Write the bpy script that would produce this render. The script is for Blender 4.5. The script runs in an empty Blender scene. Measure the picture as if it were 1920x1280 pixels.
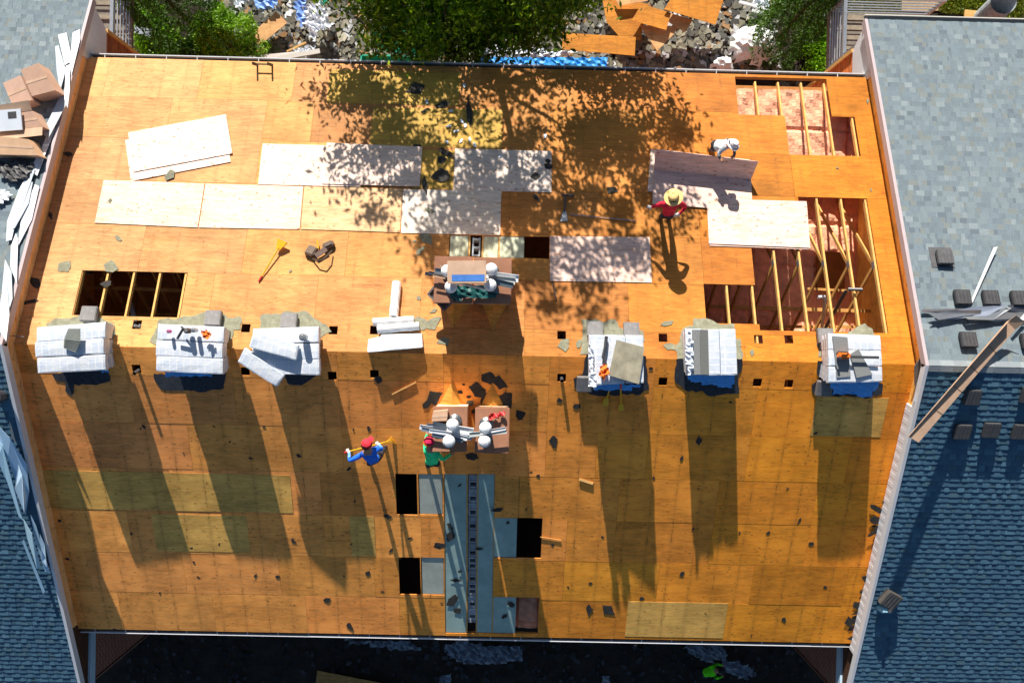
import bpy, bmesh, math, random
import numpy as np
from mathutils import Matrix, Vector, Euler
random.seed(7); rng=np.random.default_rng(7)
S=bpy.context.scene; COL=S.collection
# ------------------------------------------------------------------ camera, sky, sun, exposure
def rotm(r):
    th=np.linalg.norm(r); k=np.array(r)/th
    K=np.array([[0,-k[2],k[1]],[k[2],0,-k[0]],[-k[1],k[0],0]])
    return np.eye(3)+np.sin(th)*K+(1-np.cos(th))*K@K
FOC=1308.06; CAM=np.array([0.85851,0.45972,15.94709]); CR=rotm([-0.00872,-0.00878,0.02277]); P=0.34337
cam=bpy.data.cameras.new('camera'); camo=bpy.data.objects.new('camera',cam); COL.objects.link(camo)
cam.sensor_width=36; cam.lens=FOC/1920*36; cam.clip_end=500; cam.clip_start=0.1
camo.matrix_world=Matrix.Translation(CAM.tolist())@Matrix(CR.tolist()).to_4x4()
S.camera=camo
TANE=P+0.128; AZ=0.19
SUN_EL=math.atan(TANE)
W=bpy.data.worlds.new('World'); S.world=W; W.use_nodes=True
nt=W.node_tree; bg=nt.nodes['Background']; sky=nt.nodes.new('ShaderNodeTexSky'); sky.sky_type='NISHITA'; sky.sun_disc=False
trav=Vector((AZ,-1,-TANE*math.hypot(1,AZ))).normalized()
sky.sun_elevation=SUN_EL; sky.sun_rotation=math.atan2(-trav.x,-trav.y)
hs=nt.nodes.new('ShaderNodeHueSaturation'); hs.inputs['Saturation'].default_value=1.12; nt.links.new(sky.outputs[0],hs.inputs['Color']); nt.links.new(hs.outputs[0],bg.inputs[0]); bg.inputs[1].default_value=0.05
sl=bpy.data.lights.new('sun','SUN'); sl.energy=5; sl.angle=math.radians(0.5); sl.color=(1,0.93,0.83)
so=bpy.data.objects.new('sun',sl); COL.objects.link(so); so.rotation_euler=trav.to_track_quat('-Z','Y').to_euler()
S.view_settings.view_transform='Standard'; S.view_settings.look='None'; S.view_settings.exposure=0.86; S.view_settings.gamma=1
S.render.engine='CYCLES'
# ------------------------------------------------------------------ geometry helpers
CN=1/math.hypot(1,P); SN=P*CN
ZN=0.55         # height of the neighbours' roofs above this one
GZ=-9.4         # ground
def ray(px,py): return CR@np.array([(px-960)/FOC,-(py-640)/FOC,-1.0])
def pt(px,py,sd='U',h=0.0,zr=0.0):
    d=ray(px,py); g=P if sd=='U' else -P; z0=zr+h/CN
    t=(z0-CAM[2]-g*CAM[1])/(d[2]+g*d[1]); return Vector((CAM+t*d).tolist())
def pz(px,py,z):
    d=ray(px,py); t=(z-CAM[2])/d[2]; return Vector((CAM+t*d).tolist())
def R(x,s,sd='U',h=0.0,zr=0.0):
    k=1 if sd=='U' else -1
    return Vector((x,k*(s*CN+h*SN),zr-s*SN+h*CN))
def xs(px,py,sd='U',zr=0.0):
    v=pt(px,py,sd,0,zr); return v.x,abs(v.y)/CN
def roofz(y,zr=0.0): return zr-P*abs(y)
def frame(o,sd='U',rz=0.0):
    k=1 if sd=='U' else -1
    xa=Vector((1,0,0)); ya=Vector((0,CN,-SN*k)); za=Vector((0,SN*k,CN))
    m=Matrix((xa,ya,za)).transposed().to_4x4(); m.translation=o
    return m@Matrix.Rotation(rz,4,'Z')
class MB:
    def __init__(s): s.v=[]; s.f=[]; s.c=[]; s.uv=[]; s.r=[]
    def face(s,pts,col=(1,1,1),uv=None,rid=0.0):
        i=len(s.v); s.v+= [tuple(p) for p in pts]; s.f.append(tuple(range(i,i+len(pts))))
        s.c.append(col); s.uv.append(uv or [(p[0],p[1]) for p in pts]); s.r.append(rid)
    def prism(s,bot,top,col=(1,1,1),rid=0.0,uvs=None,nobot=False):
        n=len(bot)
        s.face(top,col,uvs,rid)
        if not nobot: s.face(bot[::-1],col,uvs[::-1] if uvs else None,rid)
        for i in range(n):
            j=(i+1)%n
            s.face([bot[i],bot[j],top[j],top[i]],col,[uvs[i],uvs[j],uvs[j],uvs[i]] if uvs else None,rid)
        return s
    def box(s,m,sx,sy,sz,col=(1,1,1),z0=0.0,rid=0.0,taper=0.0):
        b=[m@Vector((x*sx/2,y*sy/2,z0)) for x,y in ((-1,-1),(1,-1),(1,1),(-1,1))]
        k=1-taper
        t=[m@Vector((x*sx/2*k,y*sy/2*k,z0+sz)) for x,y in ((-1,-1),(1,-1),(1,1),(-1,1))]
        return s.prism(b,t,col,rid)
    def beam(s,a,b,w,d,col=(1,1,1),up=Vector((0,0,1)),rid=0.0):
        a=Vector(a); b=Vector(b); ax=(b-a).normalized(); sx=ax.cross(up)
        if sx.length<1e-4: sx=ax.cross(Vector((0,1,0)))
        sx.normalize(); uz=sx.cross(ax).normalized()
        q=[(-w/2,-d/2),(w/2,-d/2),(w/2,d/2),(-w/2,d/2)]
        A=[a+sx*x+uz*y for x,y in q]; B=[b+sx*x+uz*y for x,y in q]
        return s.prism(A,B,col,rid)
    def tube(s,pts,r,n=10,col=(1,1,1),cap=True,hollow=False):
        pts=[Vector(p) for p in pts]; rr=r if isinstance(r,(list,tuple)) else [r]*len(pts); rings=[]
        for i,p in enumerate(pts):
            d=(pts[min(i+1,len(pts)-1)]-pts[max(i-1,0)]).normalized()
            u=d.cross(Vector((0.13,0.21,0.97)));
            if u.length<0.05: u=d.cross(Vector((1,0,0)))
            u.normalize(); w=d.cross(u)
            rings.append([p+(u*math.cos(a)+w*math.sin(a))*rr[i] for a in [2*math.pi*k/n for k in range(n)]])
        for A,B in zip(rings,rings[1:]):
            for k in range(n): s.face([A[k],A[(k+1)%n],B[(k+1)%n],B[k]],col)
        if cap:
            s.face(rings[0][::-1],col)
            if not hollow: s.face(rings[-1],col)
        return s
    def lathe(s,m,prof,n=20,col=(1,1,1)):
        rg=[[m@Vector((r*math.cos(2*math.pi*k/n),r*math.sin(2*math.pi*k/n),z)) for k in range(n)] for r,z in prof]
        for A,B in zip(rg,rg[1:]):
            for k in range(n): s.face([A[k],A[(k+1)%n],B[(k+1)%n],B[k]],col)
        s.face(rg[-1],col); s.face(rg[0][::-1],col)
        return s
    def build(s,name,mat,parent=None,origin=None,smooth=False,merge=False,bevel=0):
        me=bpy.data.meshes.new(name); o=bpy.data.objects.new(name,me); COL.objects.link(o)
        if parent is not None: off=Vector(parent['_w']); o.parent=parent; o.location=(0,0,0)
        else:
            if origin is None:
                a=np.array(s.v); origin=(float(a[:,0].mean()),float(a[:,1].mean()),float(a[:,2].min()))
            off=Vector(origin); o.location=off
        o['_w']=tuple(off)
        vv=(np.array(s.v)-np.array(off)); me.from_pydata(vv.tolist(),[],s.f)
        ca=me.color_attributes.new('tint','FLOAT_COLOR','CORNER'); arr=[]
        for f,c,r in zip(s.f,s.c,s.r): arr+= [c[0],c[1],c[2],r]*len(f)
        ca.data.foreach_set('color',arr)
        ul=me.uv_layers.new(name='UVMap'); ul.data.foreach_set('uv',[k for u in s.uv for q in u for k in q])
        for m in (mat if isinstance(mat,(list,tuple)) else [mat]): me.materials.append(m)
        if merge or bevel:
            bm=bmesh.new(); bm.from_mesh(me); bmesh.ops.remove_doubles(bm,verts=bm.verts,dist=1e-4)
            if bevel: bmesh.ops.bevel(bm,geom=[e for e in bm.edges if e.calc_face_angle(0)>0.6],offset=bevel,segments=2,affect='EDGES')
            bm.to_mesh(me); bm.free()
        if smooth:
            for p in me.polygons: p.use_smooth=True
        return o
def tag(o,label=None,cat=None,group=None,kind=None):
    if label: o['label']=label
    if cat: o['category']=cat
    if group: o['group']=group
    if kind: o['kind']=kind
    return o
def thing(name,loc,label,cat,group=None):
    e=bpy.data.objects.new(name,None); COL.objects.link(e); e.location=loc; e['_w']=tuple(loc); e.empty_display_size=0.3
    return tag(e,label,cat,group)
def copy_tree(o,parent=None):
    c=o.copy(); COL.objects.link(c); c.parent=parent
    for ch in o.children: copy_tree(ch,c)
    return c
# ------------------------------------------------------------------ materials
def s2l(c): return tuple(((x/255)/12.92 if x/255<=0.04045 else ((x/255+0.055)/1.055)**2.4) for x in c)
def N(t,ty,**k):
    n=t.nodes.new(ty)
    for a,b in k.items(): setattr(n,a,b)
    return n
def newmat(name,rough=0.8,metal=0.0,spec=0.3):
    m=bpy.data.materials.new(name); m.use_nodes=True; t=m.node_tree; b=t.nodes['Principled BSDF']
    b.inputs['Roughness'].default_value=rough; b.inputs['Metallic'].default_value=metal
    b.inputs['Specular IOR Level'].default_value=spec
    return m,t,b
def mixc(t,fac,a,b,mode='MIX'):
    n=N(t,'ShaderNodeMix',data_type='RGBA',blend_type=mode)
    for i,v in ((0,fac),(6,a),(7,b)):
        if hasattr(v,'links'): t.links.new(v,n.inputs[i])
        else: n.inputs[i].default_value=(v if i==0 else (*v,1) if len(v)==3 else v)
    return n.outputs[2]
def mth(t,op,a,b=0.0,c=None):
    n=N(t,'ShaderNodeMath',operation=op)
    for i,v in enumerate((a,b) if c is None else (a,b,c)):
        if hasattr(v,'links'): t.links.new(v,n.inputs[i])
        else: n.inputs[i].default_value=v
    return n.outputs[0]
def noise(t,vec,scale,detail=4,rough=0.6,dist=0.0):
    n=N(t,'ShaderNodeTexNoise'); n.inputs['Scale'].default_value=scale; n.inputs['Detail'].default_value=detail
    n.inputs['Roughness'].default_value=rough; n.inputs['Distortion'].default_value=dist
    if vec is not None: t.links.new(vec,n.inputs['Vector'])
    return n.outputs[0]
def ramp(t,x,lo,hi,a=0.0,b=1.0):
    n=N(t,'ShaderNodeMapRange'); n.inputs[1].default_value=lo; n.inputs[2].default_value=hi; n.inputs[3].default_value=a; n.inputs[4].default_value=b
    t.links.new(x,n.inputs[0]); return n.outputs[0]
def vscale(t,v,sc):
    n=N(t,'ShaderNodeMapping'); n.inputs['Scale'].default_value=sc; t.links.new(v,n.inputs[0]); return n.outputs[0]
def simple(name,rgb,rough=0.75,metal=0.0,var=0.25,scale=6.0,bump=0.0,bscale=30,use_tint=True,spec=0.3,dirt=None):
    m,t,b=newmat(name,rough,metal,spec)
    co=N(t,'ShaderNodeTexCoord').outputs['Object']
    n1=noise(t,co,scale,5,0.65); v=ramp(t,n1,0.25,0.75,1-var,1+var)
    at=N(t,'ShaderNodeAttribute',attribute_name='tint').outputs['Color']
    c=mixc(t,1.0,rgb,at,'MULTIPLY') if use_tint else None
    if c is None:
        r=N(t,'ShaderNodeRGB'); r.outputs[0].default_value=(*rgb,1); c=r.outputs[0]
    vm=N(t,'ShaderNodeVectorMath',operation='SCALE'); t.links.new(c,vm.inputs[0]); t.links.new(v,vm.inputs['Scale'])
    out=vm.outputs[0]
    if dirt:
        d=noise(t,co,scale*0.6,6,0.7); out=mixc(t,ramp(t,d,0.55,0.72),out,dirt)
    t.links.new(out,b.inputs['Base Color'])
    if bump:
        bp=N(t,'ShaderNodeBump'); bp.inputs['Strength'].default_value=bump; bp.inputs['Distance'].default_value=0.02
        t.links.new(noise(t,co,bscale,4,0.6),bp.inputs['Height']); t.links.new(bp.outputs[0],b.inputs['Normal'])
    return m
def plymat(name,stain=0.5,knot=(0.22,0.07,0.02),knotamt=0.7,grain=0.25,blotch=0.2):
    m,t,b=newmat(name,0.7,0,0.2)
    uv=N(t,'ShaderNodeUVMap',uv_map='UVMap').outputs[0]
    at=N(t,'ShaderNodeAttribute',attribute_name='tint')
    off=N(t,'ShaderNodeVectorMath',operation='ADD'); t.links.new(uv,off.inputs[0])
    sc=N(t,'ShaderNodeVectorMath',operation='SCALE'); sc.inputs[0].default_value=(0,0,37.0); t.links.new(at.outputs['Alpha'],sc.inputs['Scale']); t.links.new(sc.outputs[0],off.inputs[1])
    v=off.outputs[0]
    g1=noise(t,vscale(t,v,(1.6,13,1)),1.6,6,0.75,2.0)
    g2=noise(t,vscale(t,v,(5,60,1)),1.0,3,0.6,0.3)
    g3=noise(t,vscale(t,v,(0.55,3.6,1)),1.6,5,0.62,2.6)
    bl=noise(t,vscale(t,v,(0.8,1.0,1)),1.3,4,0.6)
    f=mth(t,'ADD',ramp(t,g1,0.3,0.7,-grain,grain),ramp(t,g2,0.3,0.7,-grain*0.45,grain*0.45))
    f=mth(t,'ADD',f,ramp(t,g3,0.35,0.65,-grain*0.9,grain*0.7)); f=mth(t,'ADD',f,ramp(t,bl,0.3,0.7,-blotch,blotch)); f=mth(t,'ADD',f,1.0)
    vm=N(t,'ShaderNodeVectorMath',operation='SCALE'); t.links.new(at.outputs['Color'],vm.inputs[0]); t.links.new(f,vm.inputs['Scale'])
    c=vm.outputs[0]
    # warm streaks
    c=mixc(t,ramp(t,noise(t,vscale(t,v,(0.9,7,1)),1.5,3,0.6,1.5),0.5,0.75,0,0.5),c,mixc(t,1.0,c,(1.0,0.72,0.45),'MULTIPLY'))
    # knots
    vo=N(t,'ShaderNodeTexVoronoi'); vo.inputs['Scale'].default_value=1.0; t.links.new(vscale(t,v,(5.5,9.5,1)),vo.inputs['Vector'])
    gate=ramp(t,noise(t,vscale(t,v,(1.2,2.0,1)),2.2,2,0.5),0.42,0.52)
    k=mth(t,'MULTIPLY',ramp(t,vo.outputs['Distance'],0.05,0.27,1,0),gate)
    c=mixc(t,mth(t,'MULTIPLY',k,knotamt),c,knot)
    # stains along the trusses below, broken up
    sx=N(t,'ShaderNodeSeparateXYZ'); t.links.new(uv,sx.inputs[0])
    w=noise(t,vscale(t,v,(1,1,1)),3.0,3,0.6)
    x=mth(t,'ADD',sx.outputs[0],mth(t,'MULTIPLY',w,0.07)); fr=mth(t,'FRACT',mth(t,'MULTIPLY',x,1/0.6096))
    d=mth(t,'ABSOLUTE',mth(t,'SUBTRACT',fr,0.5))
    ln=mth(t,'MULTIPLY',ramp(t,d,0.004,0.04,0.85,0),ramp(t,noise(t,vscale(t,v,(1.3,3.5,1)),1.0,6,0.8),0.45,0.62)); ln=mth(t,'MULTIPLY',ln,ramp(t,noise(t,v,14.0,2,0.5),0.35,0.6))
    far=mth(t,'MULTIPLY',ramp(t,d,0.02,0.16,0.28,0),ramp(t,bl,0.35,0.7)); ln=mth(t,'ADD',ln,far)
    c=mixc(t,mth(t,'MULTIPLY',ln,stain),c,(0.06,0.03,0.015))
    dk=ramp(t,noise(t,vscale(t,v,(2,3.2,1)),1.5,6,0.75),0.62,0.72)
    c=mixc(t,mth(t,'MULTIPLY',dk,stain*0.8),c,(0.09,0.045,0.02))
    t.links.new(c,b.inputs['Base Color'])
    bp=N(t,'ShaderNodeBump'); bp.inputs['Strength'].default_value=0.25; bp.inputs['Distance'].default_value=0.002
    t.links.new(g1,bp.inputs['Height']); t.links.new(bp.outputs[0],b.inputs['Normal'])
    return m
M={}
M['ply']=plymat('weathered_plywood',0.5,(0.30,0.11,0.03),0.6,grain=0.19,blotch=0.22)
M['plyL']=plymat('stained_plywood',0.85,grain=0.17,blotch=0.28)
M['newply']=plymat('new_plywood',0.04,(0.40,0.13,0.05),0.95,0.20,0.08)
M['lumber']=simple('lumber',(0.62,0.36,0.12),0.75,var=0.25,scale=5)
M['frp']=simple('grey_treated_board',(0.42,0.46,0.40),0.7,var=0.22,scale=3)
M['block']=simple('concrete_block',(0.34,0.38,0.42),0.9,var=0.35,scale=9,bump=0.4)
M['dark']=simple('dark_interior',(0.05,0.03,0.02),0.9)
M['atticply']=simple('attic_board',(0.55,0.24,0.07),0.9,var=0.3,scale=3)
M['pink']=simple('pink_insulation',(0.95,0.48,0.30),0.95,var=0.22,scale=5,bump=1.0,bscale=18,dirt=(0.75,0.38,0.22))
M['shingle']=simple('grey_shingle',(1,1,1),0.95,var=0.22,scale=40,bump=0.4,bscale=150,spec=0.15)
M['scrap']=simple('old_shingle',(0.055,0.052,0.048),0.95,var=0.4,scale=12,bump=0.4,bscale=80,spec=0.1)
M['oldsh']=simple('old_shingle_patch',(0.20,0.20,0.15),0.95,var=0.35,scale=9,bump=0.4,bscale=80,spec=0.1)
M['white']=simple('white_metal_trim',(0.72,0.74,0.78),0.45,var=0.06,scale=3,spec=0.5)
M['wrap']=None
M['cap']=simple('white_vent_cap',(0.80,0.82,0.84),0.4,var=0.05)
M['brownmetal']=simple('brown_chase_cover',(0.36,0.17,0.10),0.55,var=0.18,scale=4,spec=0.4)
M['siding']=simple('brown_wood_siding',(0.36,0.13,0.05),0.8,var=0.35,scale=5,bump=0.3)
M['brick']=None
M['card']=simple('cardboard',(0.46,0.325,0.235),0.85,var=0.15,scale=4)
M['blacktin']=simple('dark_vent_metal',(0.06,0.06,0.065),0.55,var=0.3,scale=10,spec=0.4)
M['steel']=simple('grey_metal',(0.42,0.44,0.46),0.35,0.7,var=0.15,scale=4)
M['blackp']=simple('black_plastic_pipe',(0.06,0.06,0.065),0.4,spec=0.5)
M['whitep']=simple('white_plastic_pipe',(0.75,0.76,0.76),0.4,spec=0.5)
M['yellow']=simple('yellow_fibreglass',(0.70,0.40,0.02),0.45,var=0.1)
M['red']=simple('red_plastic',(0.6,0.03,0.03),0.5,var=0.1)
M['orange']=simple('orange_plastic',(0.85,0.20,0.03),0.45,var=0.15)
M['blueplastic']=simple('blue_tarp',(0.03,0.30,0.80),0.5,var=0.25,scale=5,spec=0.4)
M['greentarp']=simple('green_tarp',(0.02,0.36,0.24),0.5,var=0.3,scale=5)
M['clear']=simple('pale_plastic_sheet',(0.72,0.76,0.82),0.4,var=0.2,scale=5,bump=0.4,bscale=9,spec=0.5)
M['leather']=simple('brown_leather',(0.09,0.06,0.045),0.6,var=0.3,scale=20)
M['yellowwall']=simple('ochre_ceiling_board',(0.55,0.33,0.08),0.9,var=0.1)
M['soil']=simple('bare_soil',(0.035,0.026,0.020),0.95,var=0.5,scale=2.2,bump=0.6,bscale=8)
M['trunk']=simple('bark',(0.10,0.065,0.04),0.9,var=0.4,scale=12,bump=0.6,bscale=25)
def leafmat(name,c,var=0.5):
    m,t,b=newmat(name,0.55,0,0.3); at=N(t,'ShaderNodeAttribute',attribute_name='tint').outputs['Color']
    cc=mixc(t,1.0,c,at,'MULTIPLY'); t.links.new(cc,b.inputs['Base Color'])
    tr=N(t,'ShaderNodeBsdfTranslucent'); t.links.new(mixc(t,1.0,cc,(0.9,1.2,0.5),'MULTIPLY'),tr.inputs[0])
    mx=N(t,'ShaderNodeMixShader'); mx.inputs[0].default_value=0.3; t.links.new(b.outputs[0],mx.inputs[1]); t.links.new(tr.outputs[0],mx.inputs[2])
    t.links.new(mx.outputs[0],t.nodes['Material Output'].inputs[0]); return m
M['leaf']=leafmat('oak_leaves',(0.15,0.25,0.012)); M['rub']=simple('loose_rubble',(1,1,1),0.95,var=0.3,scale=9); M['conifer']=leafmat('conifer_foliage',(0.065,0.14,0.012)); M['shrub']=leafmat('shrub_leaves',(0.22,0.40,0.02))
M['lawn']=leafmat('grass_blades',(0.20,0.26,0.02))
def wrapmat():
    # white wrapper printed with pale grey panels of small print
    m,t,b=newmat('white_bundle_wrapper',0.45,0,0.4)
    uv=N(t,'ShaderNodeUVMap',uv_map='UVMap').outputs[0]
    br=N(t,'ShaderNodeTexBrick'); br.offset=0.0; t.links.new(uv,br.inputs['Vector'])
    br.inputs['Scale'].default_value=1; br.inputs['Brick Width'].default_value=0.155; br.inputs['Row Height'].default_value=0.30; br.inputs['Mortar Size'].default_value=0.012
    br.inputs['Color1'].default_value=(0.50,0.58,0.70,1); br.inputs['Color2'].default_value=(0.60,0.66,0.75,1); br.inputs['Mortar'].default_value=(0.74,0.76,0.78,1)
    wv=N(t,'ShaderNodeTexWave',bands_direction='Y'); wv.inputs['Scale'].default_value=11; t.links.new(uv,wv.inputs['Vector'])
    c=mixc(t,ramp(t,wv.outputs['Fac'],0.45,0.6,0,0.35),br.outputs['Color'],(0.85,0.87,0.9))
    bl=noise(t,vscale(t,uv,(1,1,1)),3.0,4,0.6); c=mixc(t,ramp(t,bl,0.48,0.62),c,(0.70,0.73,0.76))
    t.links.new(c,b.inputs['Base Color'])
    bp=N(t,'ShaderNodeBump'); bp.inputs['Strength'].default_value=0.5; bp.inputs['Distance'].default_value=0.010
    t.links.new(noise(t,vscale(t,uv,(1,1,1)),5,3,0.5,2.5),bp.inputs['Height']); t.links.new(bp.outputs[0],b.inputs['Normal'])
    return m
M['wrap']=wrapmat()
def brickmat():
    m,t,b=newmat('red_brick',0.9)
    co=N(t,'ShaderNodeTexCoord').outputs['Object']; sx=N(t,'ShaderNodeSeparateXYZ'); t.links.new(co,sx.inputs[0])
    cb=N(t,'ShaderNodeCombineXYZ'); t.links.new(mth(t,'ADD',sx.outputs[0],sx.outputs[1]),cb.inputs[0]); t.links.new(sx.outputs[2],cb.inputs[1])
    br=N(t,'ShaderNodeTexBrick'); t.links.new(cb.outputs[0],br.inputs['Vector']); br.inputs['Scale'].default_value=1
    br.inputs['Brick Width'].default_value=0.21; br.inputs['Row Height'].default_value=0.075; br.inputs['Mortar Size'].default_value=0.008
    br.inputs['Color1'].default_value=(0.30,0.08,0.04,1); br.inputs['Color2'].default_value=(0.20,0.055,0.03,1); br.inputs['Mortar'].default_value=(0.35,0.30,0.26,1)
    t.links.new(br.outputs['Color'],b.inputs['Base Color']); return m
M['brick']=brickmat()
def cloth(n,c): return simple(n,c,0.9,var=0.32,scale=7,bump=0.9,bscale=16,dirt=tuple(v*0.6+0.03 for v in c))
XW=10.31; WU=7.96; WL=8.01
#SECTIONS
# ------------------------------------------------------------------ ground
g=MB(); g.face([(-150,-150,GZ),(150,-150,GZ),(150,150,GZ),(-150,150,GZ)],(1,1,1))
tag(g.build('ground',M['soil'],origin=(0,0,GZ)),kind='structure')
def cards(name,mat,n,centre_fn,size,tints,up=0.3,parent=None,origin=None,aspect=0.5,rs=1,fold=False):
    """n leaf-sized faces; centre_fn(k)->(k,3) array of positions"""
    r=np.random.default_rng(rs); C=centre_fn(n,r); n=len(C)
    a=r.normal(size=(n,3)); a/=np.linalg.norm(a,axis=1)[:,None]
    b=r.normal(size=(n,3)); b[:,2]*=up; b=np.cross(a,b); b/=np.linalg.norm(b,axis=1)[:,None]+1e-9
    sz=size*r.uniform(0.6,1.3,n)[:,None]
    A=a*sz; B=b*sz*aspect
    V=np.stack([C-A,C-B*0.9+A*0.1,C+A,C+B*0.9+A*0.1],1).reshape(-1,3)
    me=bpy.data.meshes.new(name); o=bpy.data.objects.new(name,me); COL.objects.link(o)
    if parent is not None: off=np.array(parent['_w']); o.parent=parent
    else: off=np.array(origin if origin is not None else C.mean(0)); o.location=off.tolist()
    o['_w']=tuple(off.tolist()); V=V-off
    me.vertices.add(4*n); me.vertices.foreach_set('co',V.astype(np.float32).ravel())
    me.loops.add(4*n); me.loops.foreach_set('vertex_index',np.arange(4*n,dtype=np.int32))
    me.polygons.add(n); me.polygons.foreach_set('loop_start',np.arange(0,4*n,4,dtype=np.int32)); me.update(calc_edges=True)
    tt=np.array(tints)[r.integers(0,len(tints),n)]*r.uniform(0.75,1.25,n)[:,None]
    ca=me.color_attributes.new('tint','FLOAT_COLOR','CORNER')
    ca.data.foreach_set('color',np.repeat(np.concatenate([tt,np.ones((n,1))],1),4,axis=0).astype(np.float32).ravel())
    me.materials.append(mat); return o
# ------------------------------------------------------------------ the stripped house
H=thing('row_house',(0,0,GZ),'middle row house with its gable roof stripped to bare orange plywood','house')
def rect(quad,sd):
    q=[xs(*p,sd) for p in quad]; return (sum(sorted(v[0] for v in q)[:2])/2,sum(sorted(v[1] for v in q)[:2])/2,sum(sorted(v[0] for v in q)[2:])/2,sum(sorted(v[1] for v in q)[2:])/2)
def rr(x0y0,x1y1,sd):
    a=xs(*x0y0,sd); b=xs(*x1y1,sd); return (min(a[0],b[0]),min(a[1],b[1]),max(a[0],b[0]),max(a[1],b[1]))
HU=[rect([(152,507),(352,511),(337,598),(138,588)],'U')]
xa=xs(1378,146)[0]; xb=xs(1476,255)[0]; xc=xs(1560,220)[0]; xd=xs(1608,255)[0]; st=xs(1460,146)[1]
HU+=[(xa,xs(1420,216)[1],xb,st),(xb,xs(1520,291)[1],xc,st),(xc,xs(1590,292)[1],xd,xs(1580,219)[1])]
xr=xs(1646,500)[0]
HU+=[(xs(1500,400)[0],xs(1550,462)[1],xr,xs(1550,371)[1]),(xs(1413,500)[0],xs(1550,622)[1],xr,xs(1550,462)[1]),(xs(1321,560)[0],xs(1350,606)[1],xs(1413,500)[0],xs(1360,533)[1])]
PANU=rect([(842,440),(985,443),(985,484),(842,481)],'U'); BHU=rect([(985,443),(1030,444),(1030,485),(985,484)],'U')
HU+=[PANU,BHU]
def small(cx,cy,sd,w=0.2):
    x,s=xs(cx,cy,sd); return (x-w/2,s-w/2,x+w/2,s+w/2)
SMU=[(461,615),(625,619),(702,619),(1053,628),(1243,633),(1422,636),(1479,636),(257,609)]
SML=[(256,691),(460,696),(623,704),(702,701),(1053,708),(1243,715),(1420,717),(1479,719)]
HU+=[small(a,b,'U') for a,b in SMU]
PL=[rr((784,888),(831,965),'L'),rr((832,888),(875,1187),'L'),rr((875,888),(896,1187),'L'),rr((896,888),(923,1187),'L'),rr((926,970),(969,1046),'L'),rr((789,1044),(833,1115),'L'),rr((924,1118),(967,1188),'L')]
BL=[rr((741,888),(783,965),'L'),rr((747,1044),(789,1114),'L'),rr((971,970),(1014,1046),'L'),rr((968,1119),(1008,1188),'L')]
HL=PL+BL+[small(a,b,'L') for a,b in SML]
def sub(r,hs):
    out=[r]
    for h in hs:
        nx=[]
        for (a,b,c,d) in out:
            if h[0]>=c or h[2]<=a or h[1]>=d or h[3]<=b: nx.append((a,b,c,d)); continue
            if h[0]>a: nx.append((a,b,h[0],d))
            if h[2]<c: nx.append((h[2],b,c,d))
            l,r_=max(a,h[0]),min(c,h[2])
            if h[1]>b: nx.append((l,b,r_,h[1]))
            if h[3]<d: nx.append((l,h[3],r_,d))
        out=[q for q in nx if q[2]-q[0]>0.01 and q[3]-q[1]>0.01]
    return out
def slab(mb,r,sd,h0,h1,col,rid,zr=0.0,tilt=0.0):
    a,b,c,d=r; uv=[(a,b),(c,b),(c,d),(a,d)]
    if sd=='L': uv=uv[::-1]
    else: uv=[uv[3],uv[2],uv[1],uv[0]]
    bot=[R(x,s,sd,h0,zr) for x,s in uv]; top=[R(x,s,sd,h1+(tilt if s>(b+d)/2 else 0),zr) for x,s in uv]
    mb.prism(bot,top,col,rid,uv)
def lerp(a,b,t): return tuple(x+(y-x)*t for x,y in zip(a,b))
OLV=[((80,880),(550,962)),((283,962),(470,1036)),((1178,1126),(1355,1196)),((1532,742),(1650,820)),((655,966),(705,1043))]
OLU=[((620,130),(860,200)),((700,200),(940,280)),((780,280),(860,356))]
for sd,Wd,holes in (('U',WU,HU),('L',WL,HL)):
    rng2=random.Random(11 if sd=='U' else 5); mb=MB(); n=7
    ol=[rr(a,b,sd) for a,b in (OLU if sd=='U' else OLV)]
    for k in range(n):
        s1=Wd-k*1.2192; s0=max(0.0,s1-1.2192); x=-XW-rng2.choice([0,0.6,1.22,1.83])
        while x<XW:
            w=2.4384 if rng2.random()<0.8 else 1.2192
            a,c=max(x,-XW),min(x+w,XW); x+=w
            if c-a<0.05: continue
            f=min(1,max(0,((a+c)/2+8)/16))
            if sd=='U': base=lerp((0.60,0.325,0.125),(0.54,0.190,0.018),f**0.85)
            else: base=lerp((0.95,0.395,0.10),(0.95,0.335,0.028),f**1.3 if k>0 else f)  # front sheets coloured brighter to make up for the grazing sun
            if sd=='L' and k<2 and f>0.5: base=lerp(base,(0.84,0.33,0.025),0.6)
            v=rng2.choice([0.84,0.92,0.97,1.0,1.03,1.06,1.1])*rng2.uniform(0.97,1.02); u=rng2.uniform(-0.07,0.035); col=(base[0]*v,base[1]*v*(1+u),base[2]*v*(1-u))
            rid=rng2.random(); jit=rng2.uniform(0,0.0025); tl=rng2.uniform(-0.001,0.004)
            for r in sub((a+0.0025,s0+0.003,c-0.0025,s1-0.003),holes):
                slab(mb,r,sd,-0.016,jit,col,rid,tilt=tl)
    # the yellower sheets are their own panels, 3 mm proud
    for o in ol:
        rid=rng2.random(); x=o[0]; cells=[]
        for r in sub((o[0],o[1]+0.01,min(o[2],XW-0.02),o[3]-0.01),holes): slab(mb,r,sd,0.0035,0.0075,(0.52,0.32,0.065) if sd=='U' else (0.76,0.44,0.11),rid)
    mb.build('roof_deck',M['ply' if sd=='U' else 'plyL'],H)
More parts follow.
